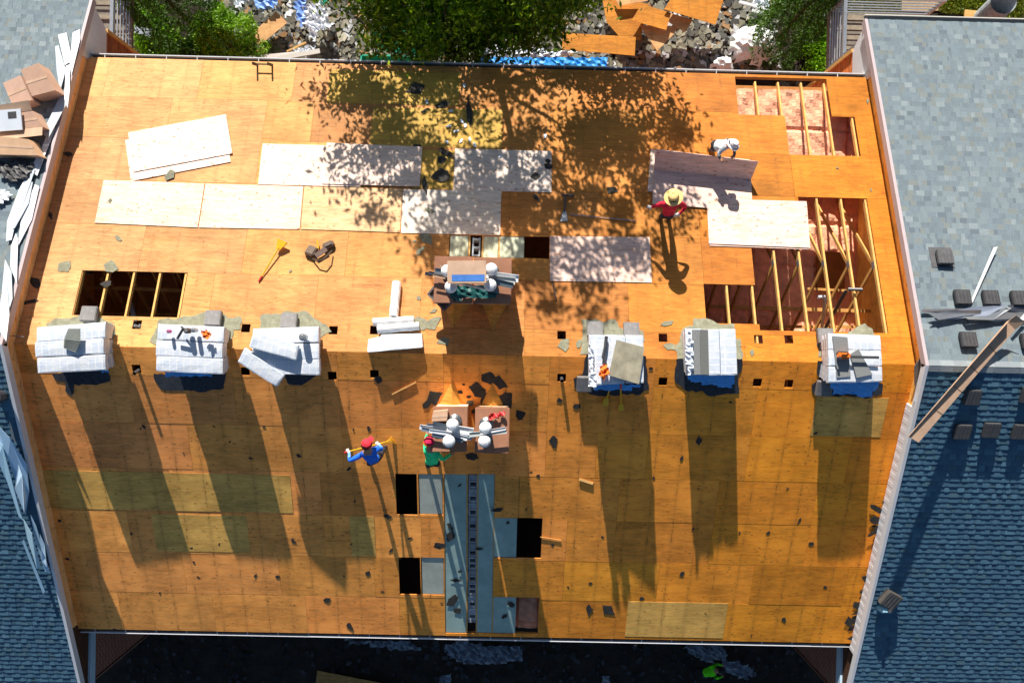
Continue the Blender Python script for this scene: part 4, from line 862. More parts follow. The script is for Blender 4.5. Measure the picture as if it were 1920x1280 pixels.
q=MB(); q.tube([pz(1137,630,0.58),pz(1135,650,0.58),pz(1131,668,0.58),pz(1136,685,0.58)],0.038,10); tag(q.build('pipe_length',M['blackp']),'bent black pipe lying on the stack left of the scrap board','pipe')
B4=[pz(*p,0.56) for p in ((1156,637),(1208,651),(1198,720),(1141,703))]
q=MB(); q.prism(B4[::-1],[v+Vector((0,0,0.02)) for v in B4][::-1],(0.33,0.30,0.22)); tag(q.build('scrap_board',simple('weathered_sheet_board',(1,1,1),0.8,var=0.45,scale=3)),'weathered grey-brown board lying skewed on the fourth stack','board')
crumple('wrapper',[(1104,640),(1112,650),(1114,700),(1116,728),(1105,722),(1103,680)],gz(0.5),M['clear'],'torn white wrapper hanging along the left side of the scrap-board stack','wrapper',0.08,4)
crumple('wrapper',[(1290,622),(1296,640),(1298,690),(1288,706),(1283,660)],gz(0.5),M['clear'],'torn white wrapper bunched at the left side of the fifth stack','wrapper',0.08,4)
def hang(poly,z0,z1,label):   # blue sheet painting the shaded side of a stack's white wrappers
    pts=poly; crumple('tarp',poly,lambda x,y:pz(x,y,z0+(z1-z0)*(y-min(p[1] for p in poly))/(max(p[1] for p in poly)-min(p[1] for p in poly))),M['blueplastic'],label,'tarp',0.03,5,group='blue sheets painting shade under the stacks')
hang([(1112,716),(1200,720),(1198,728),(1112,731)],0.3,0.12,'painted blue shade below the scrap-board stack')
hang([(1288,700),(1376,702),(1373,726),(1330,722),(1290,712)],0.36,0.05,'painted blue shade showing below the fifth stack')
hang([(1555,714),(1650,706),(1642,728),(1632,744),(1560,737)],0.36,0.02,'painted blue shade spread below the chainsaw stack')
hang([(311,696),(398,699),(396,705),(311,703)],0.3,0.2,'narrow painted blue shade below the stack with cans')
hang([(193,655),(205,672),(205,696),(193,698)],0.4,0.1,'painted blue shade at the right side of the stack by the left wall')
T=thing('chainsaw',pz(1580,667,0.56),'orange chainsaw with dark bar lying on the last stack','chainsaw'); c=pz(1580,666,0.56)
q=MB(); q.box(Matrix.Translation(c)@Matrix.Rotation(-0.05,4,'Z'),0.30,0.17,0.14,taper=0.25); q.build('body',M['orange'],T,bevel=0.03)
q=MB(); q.beam(pz(1595,669,0.64),pz(1648,670,0.64),0.06,0.02,(1,1,1),up=Vector((0,0,1))); q.build('guide_bar',M['blackp'],T)
q=MB(); q.tube([pz(1568,664,0.66),pz(1572,659,0.74),pz(1588,660,0.74),pz(1592,665,0.66)],0.014,8); q.build('handle',M['blackp'],T)
q=MB(); q.lathe(Matrix.Translation(pz(1574,670,0.7)),[(0.03,0),(0.028,0.03)],12); q.build('cap',M['blackp'],T)
# jug at the right rake
T=thing('jug',pt(1655,1138,'L',0,ZN),'blue-white plastic jug standing under the tilted vent','jug'); c=pt(1655,1138,'L',0.0,ZN); jm=simple('pale_blue_plastic',(0.35,0.62,0.72),0.35,var=0.1,spec=0.5)
q=MB(); q.box(Matrix.Translation(c-Vector((0,0,0.02))),0.3,0.18,0.22,taper=0.15); q.build('body',jm,T,bevel=0.03)
q=MB(); q.lathe(Matrix.Translation(c+Vector((0.06,0,0.19))),[(0.05,0),(0.045,0.05)],14); q.build('cap',M['blackp'],T)
# ------------------------------------------------------------------ pile on the upper and lower chimneys
def strip(a,b,w,z,label,mat='white',col=(1,1,1),th=0.008,z2=None,group='metal trim strips lying across the chimneys',name='trim_strip',fold=True):
    A=pz(*a,z); B=pz(*b,z if z2 is None else z2); d=(B-A); sx=Vector((-d.y,d.x,0)).normalized()*w/2; mb=MB()
    mb.prism([A-sx,B-sx,B+sx,A+sx],[v+Vector((0,0,th)) for v in (A-sx,B-sx,B+sx,A+sx)],col)
    if fold: mb.prism([A+sx,B+sx,B+sx*1.12,A+sx*1.12],[v+Vector((0,0,th+w*0.25)) for v in (A+sx,B+sx,B+sx*1.12,A+sx*1.12)],col)
    return tag(mb.build(name,M[mat]),label,'trim strip',group)
zc=CL+0.04
for i,(a,b,w,m_,c_) in enumerate([((787,800),(880,812),0.10,'white',(1,1,1)),((800,797),(888,806),0.09,'steel',(1,1,1)),((812,792),(890,812),0.07,'white',(0.6,0.65,0.62)),((790,804),(885,822),0.09,'steel',(1.3,1.3,1.3)),((805,808),(890,818),0.08,'white',(0.9,0.95,1)),((838,802),(888,810),0.16,'cap',(1,1,1)),((880,815),(950,808),0.10,'white',(0.75,0.78,0.7)),((900,812),(948,803),0.07,'cap',(1,1,1)),((850,817),(876,822),0.1,'white',(1,1,1)),((810,815),(868,826),0.08,'steel',(0.5,0.6,0.7))]):
    strip(a,b,w,zc+0.03+0.022*i,['longest white trim strip at the bottom of the lower chimneys\' pile','dull metal strip second from the bottom on the lower chimneys','greenish trim strip rising to the right on the lower left chimney','bright metal strip slanting down across the lower chimneys','bluish white strip in the middle of the lower pile','wide white strip between the two front flue caps','grey-green strip reaching over the lower right chimney','narrow white strip topmost over the lower right chimney','short white strip below the wide one on the lower pile','dark blue strip at the front of the lower pile'][i],m_,c_)
zc=CU+0.05
for i,(a,b,w,m_,c_,l) in enumerate([((797,513),(845,520),0.07,'steel',(0.35,0.33,0.35),'dark metal strip jutting furthest left from the upper chimneys'),((803,511),(850,520),0.06,'steel',(0.5,0.45,0.45),'dark strip just above the furthest left one'),((815,508),(850,513),0.12,'steel',(0.8,0.85,0.85),'wide grey strip left of the carton lid'),((812,516),(850,524),0.05,'card',(1.2,1.1,1),'tan strip left of the carton lid'),((826,497),(840,512),0.05,'card',(0.9,0.9,0.9),'short strip standing up left of the carton lid'),((905,514),(972,523),0.15,'cap',(1.1,1.1,1.1),'wide white strip jutting right from the upper chimneys'),((920,523),(966,528),0.14,'white',(0.8,0.78,0.72),'cream strip under the wide white one on the right'),((925,528),(962,536),0.12,'steel',(0.5,0.6,0.6),'dull strip lowest on the right of the upper chimneys'),((840,526),(935,548),0.05,'steel',(0.6,0.65,0.7),'thin strip slanting in front of the upper flue caps')]):
    strip(a,b,w,zc+0.05+0.022*i,l,m_,c_)
crumple('tarp',[(845,538),(925,536),(936,551),(930,556),(895,557),(870,560),(848,564)],gz(CU+0.06),simple('dark_green_tarp',(0.015,0.09,0.09),0.5),'dark green tarp bunched at the front of the upper chimneys','tarp',0.06,5)
q=[pz(*p,1.42) for p in ((840,491),(911,488),(911,530),(840,532))]; T=thing('carton_lid',(q[0]+q[2])/2,'long pale carton lying on the flue caps of the upper chimneys','carton')
c=(q[0]+q[2])/2; m=Matrix.Translation(c)@Matrix.Rotation(0.03,4,'Z'); sx,sy=(q[1]-q[0]).length,(q[0]-q[3]).length
b=MB(); b.box(m@Matrix.Translation((0,0,0.078)),sx,sy,0.012,(1.25,1.2,1.15)); b.build('panel',M['card'],T)
for i,(x,y,w,d) in enumerate(((0,sy/2,sx,0.015),(0,-sy/2,sx,0.015),(sx/2,0,0.015,sy-0.02),(-sx/2,0,0.015,sy-0.02))):
    b=MB(); b.box(m@Matrix.Translation((x,y,-0.002)),w,d,0.09,(1.2,1.15,1.1)); b.build('side_flap',M['card'],T)
b=MB(); b.box(m@Matrix.Translation((0.03,-sy*0.27,0.092)),sx*0.86,sy*0.30,0.003); b.build('plastic_window',simple('blue_reflection_film',(0.08,0.22,0.6),0.15,spec=0.8),T)  # blue reflection on the lid, put into the film colour
# dark framed tray hanging off the corner
q=[pz(*p,0.25) for p in ((803,552),(817,535),(852,563),(834,582))]; c=sum(q,Vector())/4; T=thing('metal_tray',c,'dark folded metal tray hanging at the upper chimneys\' lower left corner','tray')
b=MB(); b.prism(q[::-1],[v+Vector((0,0,0.05)) for v in q][::-1],(1,1,1)); b.build('pan',M['blacktin'],T)
for i in range(4):
    b=MB(); b.beam(q[i]+Vector((0,0,0.07)),q[(i+1)%4]+Vector((0,0,0.07)),0.04,0.06,(2.2,2.2,2)); b.build('rim',M['blacktin'],T)
def carton(quad,z,h,label,open_=0,name='cardboard_box',group=None,zr=None,col=(1,1,1)):
    q=[pz(*p,z) for p in quad]; c=sum(q,Vector())/4-Vector((0,0,h)); T=thing(name,c,label,'box',group)
    b=MB(); b.prism([v-Vector((0,0,h)) for v in q][::-1],q[::-1],col); b.build('carton_body',M['card'],T,bevel=0.006)
    a,bq=(q[0]+q[3])/2,(q[1]+q[2])/2; b=MB(); b.beam(a+Vector((0,0,0.003)),bq+Vector((0,0,0.003)),0.06,0.004,(1.3,1.25,1.2)); b.build('packing_tape',M['card'],T)
    if open_:
        for (u,v) in ((0,1),(3,2)):
            o=(q[u]-q[3-u]).normalized()*0.22; b=MB(); P4=[q[u],q[v],q[v]+o+Vector((0,0,0.06)),q[u]+o+Vector((0,0,0.06))]; b.prism(P4,[p+Vector((0,0,0.006)) for p in P4],(1.15,1.1,1.05)); b.build('flap',M['card'],T)
    return T
carton([(812,771),(840,768),(838,789),(809,790)],CL+0.2,0.17,'small pale carton on the lower left chimney cover',col=(1.3,1.15,1.05))
gb='cardboard boxes on the left neighbouring roof'
carton([(5,156),(38,141),(60,188),(25,202)],-1.12,0.40,'left of the two uppermost shiny cardboard boxes on the left roof',group=gb,col=(1.3,1.2,1.25))
carton([(38,131),(72,118),(104,170),(60,181)],-1.10,0.42,'right of the two uppermost cardboard boxes, nearer the parapet',group=gb,col=(1.1,1.0,1.0))
carton([(-14,219),(60,207),(80,238),(-10,248)],-0.86,0.36,'open cardboard box with a light appliance panel sticking out',1,group=gb,col=(1.1,1,1))
carton([(-20,254),(53,261),(72,292),(-20,290)],-0.66,0.38,'lowest tan cardboard box on the left roof, above its dark open end',group=gb,col=(1.25,1.15,1.0))
T=thing('appliance_panel',pz(20,225,-0.3),'pale flat panel with a dark square opening in the open carton','panel'); c=pz(18,226,-0.80)
b=MB(); b.box(Matrix.Translation(c)@Matrix.Rotation(0.1,4,'Z'),0.6,0.5,0.03,(0.8,0.85,0.9)); b.build('face_panel',M['white'],T); b=MB(); b.box(Matrix.Translation(c+Vector((0.08,0.12,0.03)))@Matrix.Rotation(0.1,4,'Z'),0.2,0.16,0.004); b.build('opening',M['blackp'],T)
crumple('tangled_scrap',[(8,304),(50,300),(70,310),(60,335),(30,342),(3,330)],lambda x,y:pt(x,y,'U',0,ZN),M['blacktin'],'dark tangle of offcuts below the lowest cardboard box','scrap',0.1,4)
crumple('white_wrapper',[(-5,360),(14,356),(27,367),(20,378),(0,382)],lambda x,y:pt(x,y,'U',0,ZN),M['clear'],'crumpled white paper on the left roof below the boxes','paper',0.08,4)
# trim strips along the left parapet and shaded scrap metal on both roofs
LS=[[(109,66),(125,62),(136,114),(122,123)],[(137,62),(150,56),(151,74),(134,142),(131,118)],[(104,88),(110,86),(124,132),(113,172),(106,130)],[(124,124),(131,122),(131,170),(127,203),(121,185)],[(118,170),(128,190),(90,262),(80,250)],[(96,235),(104,240),(70,330),(60,322)],[(72,290),(80,296),(40,372),(36,356)],[(58,312),(66,318),(30,425),(24,418)],[(37,354),(42,360),(22,450),(12,452),(14,415)],[(52,338),(62,342),(54,382),(28,428),(24,430)],[(66,346),(74,350),(60,412),(34,462),(40,410)],[(30,438),(34,448),(32,532),(20,500),(21,462)],[(10,486),(22,510),(24,560),(16,585),(4,548)],[(2,560),(12,520),(18,590),(12,640),(0,620)]]
nm=['short wide white strip at the top end of the left parapet','tall narrow white strip nearest the top of the left parapet','grey-white strip behind the top pair by the left parapet','pointed white strip hanging below the top pair','broad strip beside the right carton','slim strip passing the open carton','slim strip below the lowest carton','left strip of the long middle bunch','pointed bright strip left in the middle bunch','folded strip in the middle bunch','grey strip with yellow edge nearest the parapet','white blade-shaped strip below the middle bunch','lower white strip left of the parapet','lowest white strip running to the ridge']
for i,(p,l) in enumerate(zip(LS,nm)):
    plate('trim_strip',p,'U',0.03+0.008*(i%5),0.01,M['white'],l,'trim strip','white trim strips along the left parapet',zr=ZN,col=[(1,1,1),(1.1,1.1,1.1),(0.65,0.72,0.75),(1.1,1.1,1.1),(0.6,0.66,0.7)][i%5],tilt=[random.uniform(0,0.05) for _ in p])
LB=[[(-5,795),(20,822),(50,870),(55,920),(48,965),(40,930),(15,860),(-5,830)],[(-5,822),(5,835),(38,960),(44,975),(36,968),(15,905),(-5,860)],[(35,870),(42,890),(50,930),(46,960),(28,915)],[(44,972),(60,1000),(76,1060),(70,1066),(52,1010)],[(58,965),(68,985),(90,1060),(94,1075),(85,1070),(66,1010)],[(45,1010),(85,1108),(81,1112),(42,1015)],[(75,1000),(84,1020),(88,1062),(80,1050)],[(18,790),(22,800),(30,830),(22,820)]]
nb_=['broad bent blue-shaded sheet at the top of the left front pile','long strip at the left picture edge in the front pile','small light plate in the middle of the front pile','pale plate in the lower half of the front pile','long pointed strip in the front pile beside the parapet','thin black-edged strip at the foot of the front pile','small bright blade low in the front pile','small spike above the front pile']
for i,(p,l) in enumerate(zip(LB,nb_)): plate('metal_scrap',p,'L',0.05+0.04*(i%4),0.01,BLUEW,l,'metal scrap','shaded metal scraps on the left front slope',zr=ZN,col=[(0.9,1,1.1),(0.8,0.95,1),(1.2,1.2,1.2),(0.85,0.95,0.95)][i%4],tilt=[random.uniform(0,0.16) for _ in p])
q=MB(); c=pt(5,742,'L',0.0,ZN); q.lathe(Matrix.Translation(c),[(0.13,0),(0.16,0.28),(0.17,0.30)],18); tag(q.build('bucket',M['blackp']),'dark bucket at the left picture edge on the shaded slope','bucket')
RS=[[(1728,580),(1840,578),(1838,584),(1728,586)],[(1741,588),(1772,583),(1840,581),(1838,588),(1760,600)],[(1744,602),(1762,590),(1820,576),(1888,572),(1852,592),(1800,597)],[(1806,594),(1850,592),(1890,576),(1896,578),(1862,600),(1815,599)],[(1852,600),(1885,585),(1935,588),(1935,596),(1868,604)],[(1890,572),(1935,572),(1935,577),(1890,578)],[(1884,578),(1935,580),(1935,586),(1900,584)],[(1796,590),(1825,588),(1824,591),(1796,593)]]
rn=['long thin dark bar on top of the right roof scraps','crumpled grey strip at the left end of the right roof scraps','broad blue-grey sheet in the middle of the right roof scraps','bent grey sheet edge below the broad one','tan-grey sheet at the right end above the cardboard trough','dark strip at the right picture edge, upper one','dark strip at the right picture edge, lower one','short dark rod across the broad grey sheet']
for i,(p,l) in enumerate(zip(RS,rn)): plate('metal_scrap',p,'U',0.02+0.025*((i*3)%5),0.01,M['steel'],l,'metal scrap','metal scraps above the right ridge',zr=ZN,col=[(0.5,0.45,0.45),(0.8,0.8,0.8),(0.95,1.0,1.15),(0.8,0.8,0.8),(0.75,0.7,0.65),(0.4,0.4,0.45),(0.4,0.4,0.45),(0.35,0.3,0.3)][i],tilt=[random.uniform(0,0.08) for _ in p])
plate('trim_strip',[(1863,464),(1870,463),(1822,570),(1816,574)],'U',0.03,0.012,M['cap'],'straight white strip rising from the scraps on the right roof','trim strip',zr=ZN,tilt=[0.1,0.1,0,0])
plate('trim_strip',[(1898,614),(1902,618),(1926,592),(1920,588)],'U',0.2,0.012,M['cap'],'white strip end beyond the cardboard trough','trim strip',zr=ZN)
# cardboard trough across the right ridge
T=thing('cardboard_trough',(11.8,0,ZN),'long L-shaped cardboard packaging lying aslant over the right ridge','packaging')
a0,a1=pz(1703,818,ZN+0.02),pz(1888,603,ZN+0.14); b0,b1=pz(1722,829,ZN+0.0),pz(1903,618,ZN+0.12)
q=MB(); q.prism([a0,b0,b1,a1],[v+Vector((0,0,0.01)) for v in (a0,b0,b1,a1)],(1.05,1,0.95)); q.build('flat_side',M['card'],T)
w=(a0-b0).normalized()*0.06; q=MB(); mid0,mid1=a0.lerp(a1,0.30),a1; P4=[a0,mid1,mid1+w+Vector((0,0,0.16)),a0+w*0.3+Vector((0,0,0.05))]; q.prism(P4,[v+w*0.15 for v in P4],(1.2,1.1,1.0)); q.build('folded_side',M['card'],T)
for t in (0.25,0.45,0.62,0.8):
    q=MB(); q.beam(a0.lerp(a1,t)+Vector((0,0,0.014)),b0.lerp(b1,t)+Vector((0,0,0.014)),0.012,0.006,(0.55,0.5,0.45)); q.build('crease',M['card'],T)
q=MB(); e=[a1,b1,b1+(b1-b0).normalized()*0.22+Vector((0,0,0.1)),a1+(a1-a0).normalized()*0.18+Vector((0,0,0.1))]; q.prism(e,[v+Vector((0,0,0.01)) for v in e],(1.2,1.1,1)); q.build('end_flap',M['card'],T)
plate('metal_scrap',[(1714,686),(1729,664),(1733,672),(1731,735),(1718,745),(1714,715)],'L',0.2,0.01,M['steel'],'grey bent flashing standing in the corner where the right wall meets the ridge','flashing',col=(1,1.05,1.1)) 
plate('metal_scrap',[(1713,751),(1734,696),(1741,688),(1742,702),(1721,756)],'L',0.45,0.01,M['cap'],'white folded flashing leaning over the right wall by the ridge','flashing')
# ------------------------------------------------------------------ yards
yard=gz(GZ+0.02)
def board(q,z,label,col,tilt=None): 
    o=plate('plywood_board',q,gz(z),0,0.016,M['ply'],label,'plywood board','torn-off plywood boards in the back yard',col=col,tilt=tilt); return o
OC=(0.60,0.24,0.035); OP=(0.66,0.38,0.17)
board([(1054,62),(1192,70),(1190,105),(1054,93)],GZ+0.75,'orange board half under the tree just behind the rear gutter',OC)
board([(1128,-8),(1215,8),(1200,76),(1160,68),(1137,42)],GZ+0.6,'large orange board right of the tree crown',OC)
board([(1184,39),(1203,8),(1258,25),(1249,57)],GZ+0.85,'small orange board lying across two others',OC)
board([(1199,48),(1272,50),(1262,66),(1232,96)],GZ+0.65,'pale board pointing down at the rubble',OP)
board([(1256,25),(1299,38),(1284,61),(1255,43)],GZ+0.7,'pale broken board between the small and the big orange ones',OP)
board([(1262,-8),(1359,-8),(1341,47),(1245,18)],GZ+0.95,'big bright orange board at the top of the picture',OC)
board([(1150,-8),(1200,-8),(1215,2),(1160,12)],GZ+0.8,'narrow orange board at the picture\'s top edge',OP)
board([(466,66),(474,62),(480,56),(492,46),(500,38),(508,32),(518,22),(539,43),(486,87)],GZ+0.7,'pale board with one splintered edge left of the white shreds',OP)
o=board([(595,1256),(770,1290),(765,1330),(590,1300)],GZ+0.3,'board in deep shade at the bottom picture edge',(0.45,0.25,0.08)); o['group']=''; del o['group']
def rubble(name,poly,n,zs,cols,smin,smax,seed,lum,label=None):
    r=random.Random(seed); xs_=[p[0] for p in poly]; ys=[p[1] for p in poly]; mb=MB(); k=0
    while k<n:
        x,y=r.uniform(min(xs_),max(xs_)),r.uniform(min(ys),max(ys))
        if not inside((x,y),poly): continue
        k+=1; z=GZ+r.uniform(*zs); c=pz(x,y,z); m=Matrix.Translation(c)@Euler((r.uniform(-.10,.16),r.uniform(-.13,.13),r.uniform(0,6.3))).to_matrix().to_4x4()
        s=r.uniform(smin,smax); q=r.choice(cols); v=r.uniform(0.7,1.3); n_=r.choice([4,4,5]); pts=[(math.cos(6.28*i/n_+r.uniform(-.3,.3))*s*r.uniform(.6,1),math.sin(6.28*i/n_+r.uniform(-.3,.3))*s*0.7*r.uniform(.6,1)) for i in range(n_)]
        mb.prism([m@Vector((a,b,0)) for a,b in pts],[m@Vector((a,b,0.008)) for a,b in pts],tuple(t*v for t in q),nobot=True)
    return tag(mb.build(name,M[lum]),kind='stuff')
RC=[(0.25,0.235,0.17),(0.21,0.20,0.16),(0.30,0.30,0.28),(0.15,0.145,0.12),(0.36,0.33,0.26),(0.24,0.23,0.18),(0.10,0.10,0.09),(0.30,0.17,0.08),(0.08,0.08,0.075),(0.55,0.56,0.58)]
M['rub']=simple('loose_rubble',(1,1,1),0.95,var=0.3,scale=9)
rubble('shingle_rubble',[(385,-20),(700,-20),(760,60),(1000,70),(1060,-20),(1450,-20),(1460,140),(500,135),(480,90),(395,40)],6500,(0.0,0.22),RC,0.10,0.28,5,'rub')
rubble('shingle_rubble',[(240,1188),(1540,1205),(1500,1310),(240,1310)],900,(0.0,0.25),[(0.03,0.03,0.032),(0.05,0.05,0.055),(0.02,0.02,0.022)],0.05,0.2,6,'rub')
crumple('white_tarp',[(1362,98),(1370,66),(1395,57),(1425,60),(1450,80),(1452,104),(1440,122),(1410,130),(1372,120)],gz(GZ+0.2),M['cap'],'big bulging white wrapped bale behind the rear gutter','bale',0.10,6,dome=0.8,seed=2)
crumple('white_tarp',[(1324,132),(1345,114),(1362,108),(1372,136)],gz(GZ+0.35),M['cap'],'smaller white tarp left of the bulging bale','tarp',0.10,5,dome=0.2,seed=3)
crumple('plastic_sheet',[(468,-10),(528,-10),(522,18),(506,20),(495,26),(485,18)],gz(GZ+0.7),simple('pale_blue_plastic_sheet',(0.25,0.42,0.80),0.4,bump=0.3),'pale blue plastic sheet with a red stripe at the top edge','plastic sheet',0.15,5,seed=4)
crumple('plastic_sheet',[(553,10),(574,-8),(575,30),(570,58),(562,46),(558,34)],gz(GZ+0.6),simple('blue_plastic_strip',(0.20,0.36,0.78),0.4,bump=0.3),'narrow blue plastic strip left of the white shreds','plastic sheet',0.12,5,seed=5)
for i,(p,l) in enumerate([([(572,22),(590,12),(612,20),(622,40),(605,62),(590,70),(576,56)],'largest heap of torn white wrappers behind the gutter'),([(590,-6),(606,4),(612,16),(596,20)],'white wrapper shreds beside the green tarp'),([(584,62),(600,66),(594,84),(587,82)],'tail of white wrapper below the big heap'),([(450,-8),(478,0),(462,12),(456,26),(444,18)],'white wrapper shreds at the top left of the rubble'),([(606,46),(630,52),(622,62),(604,60)],'white shreds at the right end of the heap'),([(552,96),(596,92),(592,102),(556,108)],'white wrapper on the leaning plank'),([(1400,-6),(1438,4),(1436,32),(1410,14)],'white wrapper sheets right of the big orange board'),([(895,92),(990,96),(1080,102),(1040,112),(905,112)],'clear plastic bunched over the blue tarp')]):
    crumple('torn_wrapper',p,gz(GZ+0.5),M['clear'],l,'wrapper',0.22,3.5,seed=30+i,col=(1.15,1.15,1.15))
crumple('tarp',[(598,-8),(618,-8),(616,10),(606,14)],gz(GZ+0.6),M['greentarp'],'small green tarp at the top edge beside white shreds','tarp',0.1,4,seed=7)
crumple('tarp',[(700,62),(790,48),(800,100),(740,104),(705,90)],gz(GZ+0.4),M['greentarp'],'green netting seen through the tree crown','tarp',0.25,5,seed=8)
def dumpster(x0,x1,ytop,depth,z1,label,mat):
    a=pz(x0,ytop,z1); b=pz(x1,ytop,z1); T=thing('skip_bin',((a.x+b.x)/2,a.y-0.5,GZ),label,'skip'); y1,y0=a.y,a.y-depth
    for (xa_,xb_,ya,yb) in ((a.x,b.x,y1-0.05,y1),(a.x,b.x,y0,y0+0.05),(a.x,a.x+0.05,y0,y1),(b.x-0.05,b.x,y0,y1)):
        q=MB(); q.prism([Vector((xa_,ya,GZ)),Vector((xb_,ya,GZ)),Vector((xb_,yb,GZ)),Vector((xa_,yb,GZ))],[Vector((xa_,ya,z1)),Vector((xb_,ya,z1)),Vector((xb_,yb,z1)),Vector((xa_,yb,z1))]); q.build('side_panel',mat,T)
        q=MB(); q.beam(((xa_+xb_)/2 if ya!=y0 or yb!=y1 else xa_,(ya+yb)/2,z1+0.02),((xa_+xb_)/2+0.01,(ya+yb)/2+0.01,z1+0.02),0.02,0.02); 
    return T
dumpster(676,790,102,2.2,GZ+1.3,'green skip under the tree against the rear wall',M['greentarp'])
crumple('tarp',[(980,112),(1138,112),(1138,127),(892,124),(900,110)],gz(GZ+0.9),M['blueplastic'],'long blue tarp tucked along the rear gutter','tarp',0.08,5,seed=9)
stick2=lambda a,b,z,w,d,mat,name,l,cat,col=(1,1,1): tag((lambda q:(q.beam(pz(*a,z),pz(*b,z),w,d,col),q.build(name,mat))[1])(MB()),l,cat)
stick2((455,112),(560,102),GZ+0.9,0.18,0.06,M['white'],'plank','long whitish plank leaning behind the rear gutter','plank',(0.9,0.8,0.7))
stick2((520,110),(600,96),GZ+1.0,0.16,0.06,M['white'],'plank','shorter whitish plank crossing the long one','plank',(0.8,0.75,0.65))
stick2((538,97),(574,80),GZ+0.7,0.06,0.05,M['lumber'],'lumber_offcut','orange stick lying on the rubble','stick')
for a,b,l in (((1386,4),(1440,18),'upper rail'),((1410,20),(1446,28),'lower rail')): stick2(a,b,GZ+0.9,0.1,0.06,M['white'],'aluminium_rail','white aluminium %s lying by the right conifer'%l,'rail')
# bottom yard
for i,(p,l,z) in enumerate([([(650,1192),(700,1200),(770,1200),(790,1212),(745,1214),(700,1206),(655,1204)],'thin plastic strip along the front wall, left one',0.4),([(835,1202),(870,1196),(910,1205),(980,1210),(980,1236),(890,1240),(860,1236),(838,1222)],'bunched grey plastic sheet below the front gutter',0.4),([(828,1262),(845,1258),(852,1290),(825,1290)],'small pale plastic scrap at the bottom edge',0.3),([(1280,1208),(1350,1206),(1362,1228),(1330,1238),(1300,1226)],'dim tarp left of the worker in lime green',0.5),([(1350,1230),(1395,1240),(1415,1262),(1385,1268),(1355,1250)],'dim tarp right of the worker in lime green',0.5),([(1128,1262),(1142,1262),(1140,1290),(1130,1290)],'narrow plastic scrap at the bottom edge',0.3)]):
    crumple('plastic_sheet',p,gz(GZ+z),M['clear'],l,'plastic sheet',0.15,5,seed=50+i,col=(0.22,0.27,0.32))  # pale plastic tinted dark and bluish, the yard's shade in its colour
# back-yard paving, pipe, decks with railings
for p,col in (([(1690,-30),(1762,-30),(1762,21),(1690,21)],(0.9,0.8,0.6)),): 
    o=plate('path',p,gz(GZ+0.01),0,0.03,simple('pale_paving',(0.5,0.42,0.32),0.9),None,None,col=col); tag(o,kind='structure')
q=MB(); a,b=pz(1848,36,GZ+0.5),pz(1882,4,GZ+1.6); q.tube([a,b],0.42,24,hollow=True); tag(q.build('culvert_pipe',M['block'],smooth=True),'wide grey pipe lying in the grass at the top right','pipe')
stick2((1808,28),(1848,32),GZ+0.4,0.35,0.05,M['lumber'],'lumber_offcut','pale board beside the wide grey pipe','board')
def deck(x0,x1,y0,y1,z,side,label):
    T=thing('balcony',((x0+x1)/2,(y0+y1)/2,z),label,'balcony'); n=max(1,int((y1-y0)/0.14))
    q=MB(); q.prism([Vector((x0,y0,z-0.1)),Vector((x1,y0,z-0.1)),Vector((x1,y1,z-0.1)),Vector((x0,y1,z-0.1))],[Vector((x0,y0,z)),Vector((x1,y0,z)),Vector((x1,y1,z)),Vector((x0,y1,z))],(0.22,0.2,0.17)); q.build('deck_floor',M['rub'],T)
    for k in range(6): q=MB(); yy=y0+(y1-y0)*(k+0.5)/6; q.prism([Vector((x0,yy-0.07,z)),Vector((x1,yy-0.07,z)),Vector((x1,yy+0.07,z)),Vector((x0,yy+0.07,z))],[Vector((x0,yy-0.07,z+0.02)),Vector((x1,yy-0.07,z+0.02)),Vector((x1,yy+0.07,z+0.02)),Vector((x0,yy+0.07,z+0.02))],(0.30,0.26,0.2)); q.build('deck_board',M['rub'],T)
    xi=x1 if side<0 else x0
    for y in (y0+0.04,y1-0.04): q=MB(); q.box(Matrix.Translation((xi,y,z)),0.09,0.09,2.3 if y<y0+1 else 1.05); q.build('post',M['steel'],T)
    q=MB(); q.box(Matrix.Translation((x1 if side>0 else x0,y1-0.04,z)),0.09,0.09,1.05); q.build('post',M['steel'],T)
    for k in range(6):
        zz=z+0.15+k*0.16; q=MB(); q.beam((xi,y0,zz),(xi,y1,zz),0.03,0.03,(1.5,1.5,1.5)); q.build('rail',M['steel'],T)
        q=MB(); q.beam((x0,y1-0.04,zz),(x1,y1-0.04,zz),0.03,0.03,(1.5,1.5,1.5)); q.build('rail',M['steel'],T)
    for (a,b) in (((xi,y0,z+1.08),(xi,y1,z+1.08)),((x0,y1-0.04,z+1.08),(x1,y1-0.04,z+1.08))): q=MB(); q.beam(a,b,0.1,0.04,(1.3,1.3,1.3)); q.build('handrail',M['steel'],T)
deck(-13.5,-10.75,8.75,11.4,-5.5,-1,'timber balcony with metal railing behind the left house')
deck(10.55,13.5,8.8,10.6,-5.5,1,'balcony with metal railing behind the right house')
T=thing('ladder',pz(1545,28,GZ+0.5),'white aluminium ladder lying in the shrubs by the right balcony','ladder')
for dy in (0,0.35): q=MB(); q.beam(pz(1540,36,GZ+0.9)+Vector((0,dy,0)),pz(1590,52,GZ+0.9)+Vector((0,dy,0)),0.04,0.08); q.build('rail',M['white'],T)
for k in range(5): q=MB(); c=pz(1545+k*10,38+k*3.2,GZ+0.9); q.beam(c,c+Vector((0,0.35,0)),0.03,0.03); q.build('rung',M['white'],T)
